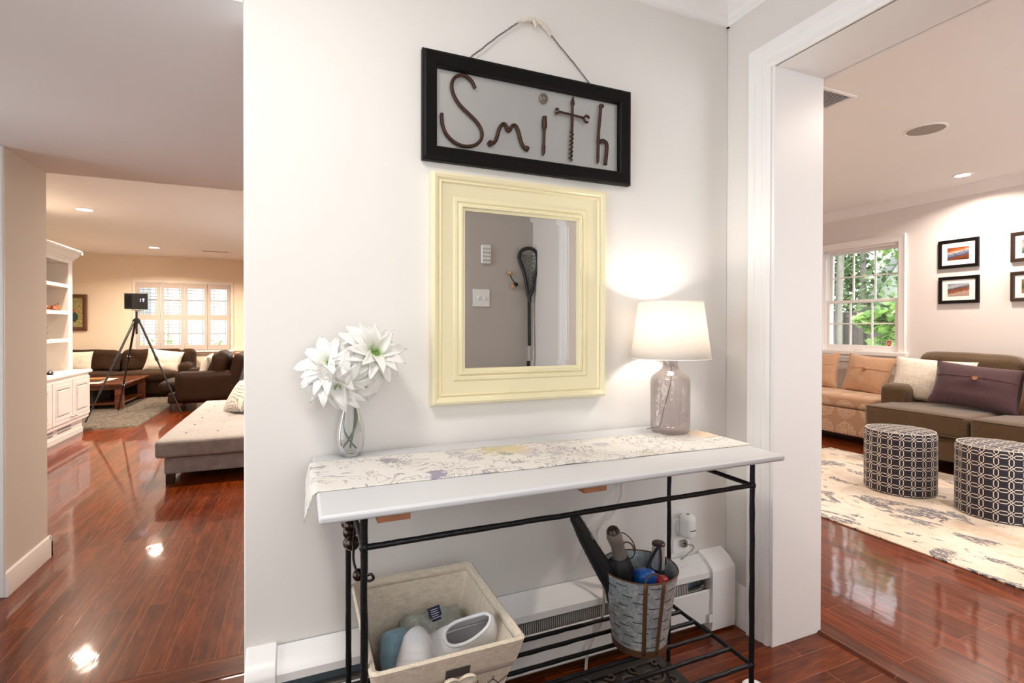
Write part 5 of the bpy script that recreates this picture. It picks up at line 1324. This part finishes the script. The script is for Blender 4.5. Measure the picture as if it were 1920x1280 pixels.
g = G(); g.box(-3.60, -2.86, 9.50, 10.30, -.035, .15); solo('recess_shade_block', g, plain('recess_shade', (.02, .012, .008), .8, bump=1, bscale=60), 'dark block standing for the shade above the lower shelf of the coffee table', 'shade block', smooth=0, bevel=.01)  # dark block put in for the shade of the table's open recess
g = G()
def rp(a, b):
    x = -3.70 + a * .95; y = 9.345 + b * .95; z = .2725 + .002 * noise.noise(Vector((x * 6, y * 6, 0)))
    return (x, y, z)
g.grid(rp, 20, 12); solo('white_table_cloth', g, W['knit'], 'white cloth spread over the coffee table', 'cloth', smooth=60, solid=.002)
g = G(); M_ = T(-2.93, 9.75, .276)
g.lathe([(.06, 0), (.11, .008), (.19, .035), (.21, .045), (.20, .047), (.12, .018), (.003, .012)], (0, 0, 0), 40, M=M_ @ Matrix.Scale(.55, 4, (0, 1, 0))); solo('wooden_bowl', g, plain('olive_wood', (.36, .18, .07), .35, var=.3, nscale=12), 'shallow oval wooden bowl on the coffee table', 'bowl', smooth=60)

# far sofa
DS = W['darksofa']
t = thing('dark_brown_sofa', 'dark brown sofa against the far living room wall under the shuttered window', 'sofa', (-3.0, 11.4, FL))
g = G(); g.rbox(-3.93, -1.86, 10.85, 11.75, FL + .07, .15, .03, n=8); part('base', g, DS, t, smooth=50)
for a0, a1 in ((-3.90, -3.02), (-3.01, -2.04)):
    g = G(); g.rbox(a0, a1, 10.80, 11.45, .14, .315, .06, crown=.02, wob=.01, n=12); part('seat_cushion', g, DS, t, smooth=50)
    g = G(); g.rbox(-(a1 - a0) / 2 + .01, (a1 - a0) / 2 - .01, -.12, .12, -.20, .22, .09, wob=.025, n=16, M=T((a0 + a1) / 2, 11.42, .475) @ R(x=math.radians(-8)), seed=a0 * 7); part('back_cushion', g, DS, t, smooth=60)
g = G(); g.rbox(-3.93, -1.88, 11.52, 11.76, 0, .62, .06, wob=.006, n=10); part('back_frame', g, DS, t, smooth=50)
g = G(); g.rbox(-2.05, -1.86, 10.95, 11.74, -.05, .46, .08, wob=.01, n=12); part('arm', g, DS, t, smooth=50)
g = G(); g.rbox(-2.08, -1.87, 11.38, 11.80, .30, .70, .09, wob=.02, n=10); part('corner_roll', g, DS, t, smooth=50)
for x in (-3.8, -1.95):
    for y in (10.92, 11.65):
        g = G(); g.tube([(x, y, FL), (x, y, FL + .08)], .03, 10); part('leg', g, W['darkwood'], t)
PW = 'white knit pillows on the dark sofa'
pillow('white_pillow', 'white knit pillow on the far dark sofa, left one beside the bookcase', (-3.62, 11.16, .49), 268, -14, .52, .40, .16, W['knit'], 0, PW, False, 4)
pillow('white_pillow', 'white knit pillow on the far dark sofa, right one in front of the window', (-2.30, 11.14, .49), 262, -16, .60, .42, .17, W['knit'], 8, PW, False, 8)

# armchair seen from its side
t = thing('dark_armchair', 'dark brown leather armchair seen side on behind the grey chaise', 'armchair', (-1.35, 9.3, FL))
LT = plain('dark_brown_leather', (.020, .008, .003), .6, spec=.15, var=.3, nscale=7, bump=.2, bscale=90)
g = G(); g.rbox(-1.80, -.86, 8.90, 9.88, FL + .12, .14, .04, wob=.006, n=10); part('base', g, LT, t, smooth=50)
g = G(); g.rbox(-1.95, -1.05, 9.05, 9.75, .10, .30, .085, crown=.02, wob=.012, n=14); part('seat_cushion', g, LT, t, smooth=50)
for y0_, y1_ in ((8.84, 9.06), (9.74, 9.94)):
    g = G(); g.rbox(-1.70, -.90, y0_, y1_, FL + .12, .45, .10, wob=.008, n=14); part('arm', g, LT, t, smooth=50)
g = G(); M_ = T(-.93, 9.38, .36) @ R(y=math.radians(16)); g.rbox(-.08, .09, -.52, .52, -.36, .35, .06, wob=.006, n=12, M=M_); part('back_frame', g, LT, t, smooth=50)
g = G(); M_ = T(-1.12, 9.28, .52) @ R(y=math.radians(12)); g.rbox(-.13, .11, -.36, .36, -.18, .22, .12, wob=.02, n=14, M=M_); part('back_cushion', g, LT, t, smooth=60)
for x in (-1.74, -.95):
    for y in (8.93, 9.85):
        on = x < -1.9
        g = G(); g.tube([(x, y, FL), (x, y, FL + .06), (x, y, FL + .13)], [.022, .035, .03], 10); part('leg', g, W['darkwood'], t)
pillow('cream_pillow', 'cream knit pillow on the dark leather armchair', (-1.36, 9.42, .485), 180, -16, .50, .40, .16, W['knit'], 5, None, False, 9)

# tripod scanner
t = thing('camera_tripod', 'black tripod standing on the shag rug beside the coffee table', 'tripod', (-2.13, 8.75, -.13))
ap = Vector((-2.13, 8.75, 1.215))
for fx, fy in ((-2.56, 8.25), (-2.49, 9.29), (-1.58, 8.72)):
    ft = Vector((fx, fy, -.128 if fx < -1.9 else FL + .004)); d = (ft - ap)
    top = ap + Vector((d.x, d.y, 0)).normalized() * .035 + Vector((0, 0, -.02)); k1 = top.lerp(ft, .40); k2 = top.lerp(ft, .72)
    g = G(); g.tube([top, k1], .015, 10); g.tube([k1 - d.normalized() * .03, k1 + d.normalized() * .03], .020, 10); g.tube([k1, k2], .012, 10); g.tube([k2 - d.normalized() * .022, k2 + d.normalized() * .022], .017, 10); g.tube([k2, ft + Vector((0, 0, .012))], .010, 10)
    lg = part('leg', g, W['black'], t)
    g = G(); g.tube([ft + Vector((0, 0, .02)), ft], [.012, .008], 8); part('rubber_foot', g, W['blackcloth'], lg)
g = G(); g.tube([ap + Vector((0, 0, -.20)), ap + Vector((0, 0, .13))], .014, 12); part('centre_column', g, W['black'], t)
g = G(); g.lathe([(.02, -.05), (.045, -.04), (.048, 0), (.03, .02), (.016, .03)], tuple(ap), 20); part('hub', g, W['black'], t)
g = G(); g.lathe([(.02, .12), (.03, .135), (.055, .14), (.055, .152), (.02, .155)], tuple(ap), 20); g.tube([ap + Vector((0, 0, .135)), ap + Vector((.09, -.03, .13))], .006, 8); part('head_plate', g, W['chrome'], t)
t = thing('scanner_camera', 'black box scanning camera on top of the tripod', 'camera', (-2.13, 8.75, ap.z + .155))
Mc = T(-2.13, 8.75, ap.z + .155) @ R(z=math.radians(8))
g = G(); g.box(-.135, .135, -.055, .055, 0, .225, M=Mc); part('body', g, W['black'], t, bevel=.008, seg=3)
g = G(); g.box(-.045, -.043, -.057, -.055, .01, .215, M=Mc); g.box(-.13, -.05, -.0565, -.055, .02, .205, M=Mc); part('front_panel', g, W['blackframe'], t, smooth=0)
bl = emissive('violet_led', (.30, .25, 1.0), 4); wl = emissive('white_led', (.9, .9, 1), 3)
g = G(); g.lathe([(.012, -.002), (.012, .003), (.002, .004)], (0, 0, 0), 16, M=Mc @ T(.085, -.056, .14) @ R(x=PI / 2)); part('violet_lens', g, bl, t, label='small violet light')
for x, z in ((.05, .14), (.05, .115), (.085, .112)):
    g = G(); g.sph((0, 0, 0), .006, 8, 6, M=Mc @ T(x, -.056, z)); part('indicator', g, wl, t)

# painting
t = thing('framed_painting', 'painting of a seated figure in foliage in a dark gold frame, partly behind the bookcase', 'painting', (-3.80, 11.88, 1.02))
px0, px1, pz0, pz1 = -4.3 + .36, -3.66, 1.045, 1.72
g = G(); g.frame([(-.012, 0), (-.012, .012), (0, .022), (.03, .040), (.05, .046), (.065, .036), (.065, 0)], px0 + .065, px1 - .065, pz0 + .065, pz1 - .065, lambda a, b, h: (a, 11.897 - h, b)); part('frame', g, plain('dark_gilt', (.13, .05, .02), .3, .3, var=.3, nscale=20), t, smooth=25)
pa = NT('foliage_painting'); co = pa.co('Generated')
v_ = pa.n('TexVoronoi'); v_.inputs['Scale'].default_value = 26; pa.l(co, v_.inputs[0])
cc = pa.ramp(pa.noise(pa.co('Generated', scale=(1, 1, 2)), 12, 5, .7).outputs[0], [(.35, (.05, .08, .02)), (.5, (.28, .26, .08)), (.62, (.62, .55, .30)), (.8, (.20, .22, .06))])
pa.set(color=cc, rough=.5)
g = G(); g.box(px0 + .05, px1 - .05, 11.878, 11.885, pz0 + .05, pz1 - .05); part('canvas', g, pa.m, t, smooth=0)
g = G(); g.sph((0, 0, 0), 1, 14, 10, M=T(px0 + .075, 11.876, 1.42) @ Matrix.Diagonal((.035, .003, .05, 1))); part('painted_head', g, plain('paint_red', (.50, .12, .05)), t)
g = G(); g.sph((0, 0, 0), 1, 14, 10, M=T(px0 + .08, 11.876, 1.30) @ Matrix.Diagonal((.065, .003, .09, 1))); part('painted_body', g, plain('paint_green', (.02, .06, .04)), t)

t = thing('air_vent', 'slim rectangular air vent in the living room ceiling', 'vent', (-1.40, 10.66, 2.5))
g = G(); g.frame([(0, 0), (0, -.006), (.03, -.012), (.05, -.004), (.05, 0)], -1.60, -1.20, 10.60, 10.74, lambda a, b, h: (a, b, 2.5 + h)); g.box(-1.41, -1.39, 10.60, 10.74, 2.49, 2.499); part('frame', g, W['white'], t, smooth=25)
for k in range(5):
    g = G(); g.box(-1.60, -1.20, -.004, .004, -.001, .001, M=T(0, 10.61 + k * .03, 2.494) @ R(x=.6)); part('louver', g, W['white'], t, smooth=0)
g = G(); g.box(-1.60, -1.20, 10.60, 10.74, 2.4990, 2.4997); part('dark_duct', g, plain('duct_dark_2', (.02, .015, .012)), t, smooth=0)

# plantation shutters
SW = plain('shutter_paint', (.60, .52, .47), .5, spec=.2)
for k in range(4):
    a0 = wx0 + .006 + k * (wx1 - wx0) / 4; a1 = a0 + (wx1 - wx0) / 4 - .010
    nm = ['leftmost', 'second from left', 'third from left', 'rightmost'][k]
    t = thing('window_shutter', 'white louvered shutter panel in the living room window, %s of four' % nm, 'shutter', ((a0 + a1) / 2, 11.86, wz0), 0, 'shutter panels in the living room window')
    g = G(); s_ = .052
    g.box(a0, a0 + s_, 11.855, 11.885, wz0 + .004, wz1 - .004); g.box(a1 - s_, a1, 11.855, 11.885, wz0 + .004, wz1 - .004)
    for z0_, z1_ in ((wz0 + .004, .760), (1.252, 1.362), (1.878, wz1 - .004)): g.box(a0, a1, 11.8555, 11.8845, z0_, z1_)
    part('panel_frame', g, SW, t, smooth=0, bevel=.002)
    for za, zb in ((.760, 1.252), (1.362, 1.878)):
        nl = 8
        for i in range(nl):
            z = za + (zb - za) * (i + .5) / nl
            g = G(); g.box(a0 + s_, a1 - s_, -.030, .030, -.004, .004, M=T(0, 11.87, z) @ R(x=math.radians(-4))); part('louver', g, SW, t, smooth=0)
    g = G(); g.box((a0 + a1) / 2 - .004, (a0 + a1) / 2 + .004, 11.832, 11.838, .78, 1.235); g.box((a0 + a1) / 2 - .004, (a0 + a1) / 2 + .004, 11.832, 11.838, 1.38, 1.86); part('tilt_rod', g, SW, t, smooth=0)

# =================================================================== OUTDOORS
g = G(); g.box(5.8, 30, -6, 40, -.6, -.35); g.box(-14, 5.8, 12.1, 40, -.6, -.35); struct('ground', g, plain('lawn', (.10, .16, .05), 1, var=.4, nscale=3), smooth=0)
def leafcloud(name, label, blobs, n, size, cols, seed, shape='leaf', trunk=None, group=None):
    rr = random.Random(seed); base = min(b[2] - b[5] for b in blobs)
    t = thing(name, label, 'tree' if trunk else 'shrub', (blobs[0][0], blobs[0][1], -.35), 0, group)
    star = [(0, 0), (.25, .12), (.10, .35), (.45, .42), (.5, .3), (.62, .55), (1, .0)]
    star = star[:-1] + [(1, 0)] + [(x, -y) for x, y in star[:-1][::-1]]
    lea = [(0, 0), (.3, .22), (.7, .18), (1, 0), (.7, -.18), (.3, -.22)]
    g = G(); pol = star if shape == 'maple' else lea
    pol = pol[:-1] if pol[-1] == pol[0] else pol
    for k in range(n):
        b = blobs[rr.randrange(len(blobs))]
        d = Vector((rr.gauss(0, 1), rr.gauss(0, 1), rr.gauss(0, 1))).normalized() * (rr.random() ** .45)
        p = Vector((b[0] + d.x * b[3], b[1] + d.y * b[4], b[2] + d.z * b[5])); s_ = size * rr.uniform(.6, 1.3)
        M = T(*p) @ R(x=rr.uniform(-.9, .9), y=rr.uniform(-.2, 1.0), z=rr.uniform(0, 6.28))
        g.f([g.v(M @ Vector((x * s_, y * s_, 0))) for x, y in pol], rr.randrange(len(cols)))
    part('foliage', g, cols, t, smooth=0, recalc=False)
    if trunk:
        g = G(); g.tube(trunk[0], trunk[1], 12); part('trunk', g, trunk[2], t, smooth=60)
    return t
def leafmat(name, c):
    t = NT(name); t.set(color=c, rough=.6); tl = t.n('BsdfTranslucent'); tl.inputs[0].default_value = tuple(min(1, x * 1.2) for x in c) + (1,)
    m = t.n('MixShader'); m.inputs[0].default_value = .45; t.l(t.b.outputs[0], m.inputs[1]); t.l(tl.outputs[0], m.inputs[2]); t.l(m.outputs[0], t.out.inputs[0]); return t.m
lc = [leafmat('leaf_light', (.24, .40, .10)), leafmat('leaf_mid', (.14, .28, .06)), leafmat('leaf_pale', (.36, .50, .20))]
ld = [leafmat('leaf_dark', (.07, .13, .05)), leafmat('leaf_grey', (.17, .26, .13)), leafmat('leaf_pale2', (.32, .44, .22))]
bark = plain('grey_bark', (.17, .15, .13), .9, var=.5, nscale=9, bump=1, bscale=30)
leafcloud('maple_shrub', 'bright green maple leaves at the lower right of the den window', [(8.0, 4.66, .75, .5, .27, .55), (8.1, 4.62, 1.25, .4, .22, .34), (8.0, 4.92, 1.25, .3, .16, .13)], 1100, .13, lc, 1, 'maple', ([(8.0, 4.8, -.35), (8.0, 4.8, .3), (8.1, 4.7, 1.3)], [.02, .018, .01], bark))
leafcloud('yard_tree', 'thick grey barked tree trunk at the left of the den window', [(9.0, 6.9, 3.0, .9, .55, .7), (8.6, 6.7, 2.75, .7, .4, .4)], 1300, .16, lc, 2, 'leaf', ([(9, 6.40, -.35), (9, 6.40, 1.2), (9, 6.38, 2.6), (9, 6.35, 4)], [.11, .095, .09, .085], bark))
leafcloud('yard_tree', 'thinner pale tree trunk leaning right beside the thick trunk outside the den window', [(9.6, 5.6, 3.0, .9, .6, .55), (9.5, 5.3, 2.75, .7, .5, .4)], 1000, .15, lc, 6, 'leaf', ([(9.2, 6.33, -.35), (9.2, 6.33, 1.2), (9.2, 6.29, 2.6), (9.2, 6.2, 4)], [.075, .06, .06, .055], plain('pale_bark', (.27, .25, .22), .9, var=.45, nscale=12, bump=1, bscale=30)))
leafcloud('garden_shrub', 'small light green bush at the lower left of the den window', [(9.5, 6.80, .45, .40, .22, .48)], 600, .10, lc, 3)
leafcloud('garden_shrub', 'low green plant in front of the fence at the middle of the den window', [(9.6, 6.22, .35, .3, .2, .42)], 350, .10, lc, 4)
leafcloud('background_trees', 'grey green trees beyond the wooden fence', [(12.5, 8.3, 1.9, .8, 1.4, 1.2), (12.8, 8.7, 2.4, .8, .8, 1.4), (12.5, 9.4, 2.6, .8, 1.2, 1.8), (12.8, 7.6, 3.75, .8, 1.3, .7)], 3600, .20, ld, 5, 'leaf', ([(12.5, 8, -.35), (12.5, 8, 3)], [.1, .06], bark))
t = thing('wooden_fence', 'weathered grey board fence outside the den window', 'fence', (11, 6.8, -.35))
fm = plain('weathered_boards', (.10, .088, .08), .9, var=.45, nscale=8)
y = 4.4; g = G()
while y < 9.4: g.box(11.0, 11.02, y, y + .125, -.35, 1.34 + .0 * y); y += .135
part('boards', g, fm, t, smooth=0)
g = G(); g.box(10.985, 11.035, 4.4, 9.4, 1.34, 1.44); g.box(10.96, 11.06, 4.4, 9.4, 1.44, 1.475); part('top_rail', g, fm, t, smooth=0)
for y in (5.2, 7.0, 7.42, 8.8):
    g = G(); g.box(10.95, 11.0, y, y + .10, -.35, 1.44); part('post', g, fm, t, smooth=0)
t = thing('neighbour_house', 'white gabled house beyond the fence outside the den window', 'house', (15, 6.5, -.35))
wh = plain('white_siding', (.86, .86, .86), .6)
g = G(); A = [(8.85, -.35), (8.85, 1.85), (7.15, 4.35), (5.4, 1.85), (5.4, -.35)]; g.prism(A, 'x', 14.2, 19); part('wall', g, wh, t, smooth=0)
g = G()
for (a0, b0), (a1, b1) in (((9.05, 1.58), (7.15, 4.45)), ((7.15, 4.45), (5.2, 1.58))): g.prism([(a0, b0), (a0, b0 + .16), (a1, b1 + .16), (a1, b1)], 'x', 13.95, 19.1)
part('roof', g, plain('grey_roof', (.50, .50, .52), .8), t, smooth=0)
# beyond the living room window
t = thing('neighbour_house', 'grey neighbouring house seen through the living room shutters', 'house', (-6.2, 22, -.35))
g = G(); g.box(-8.2, -4.4, 21, 25, -.35, 4.2); part('wall', g, plain('grey_siding', (.55, .58, .62), .7), t, smooth=0)
g = G(); g.prism([(-8.6, 4.1), (-6.3, 5.8), (-4.0, 4.1)], 'y', 20.7, 25.2); part('roof', g, plain('dark_shingle', (.25, .25, .27), .9), t, smooth=0)
for x in (-7.4, -5.6):
    g = G(); g.box(x, x + .9, 20.96, 21.0, 1.4, 2.8); part('window', g, plain('dim_pane_%d' % int(-x), (.18, .22, .26), .2), t, smooth=0)
leafcloud('garden_shrub', 'pale green bush seen low through the living room shutters', [(-3.2, 15, .35, .8, .5, .62), (-4.6, 15.5, .35, .9, .5, .55), (-1.9, 14.6, .30, .5, .5, .6)], 1200, .12, lc, 9)
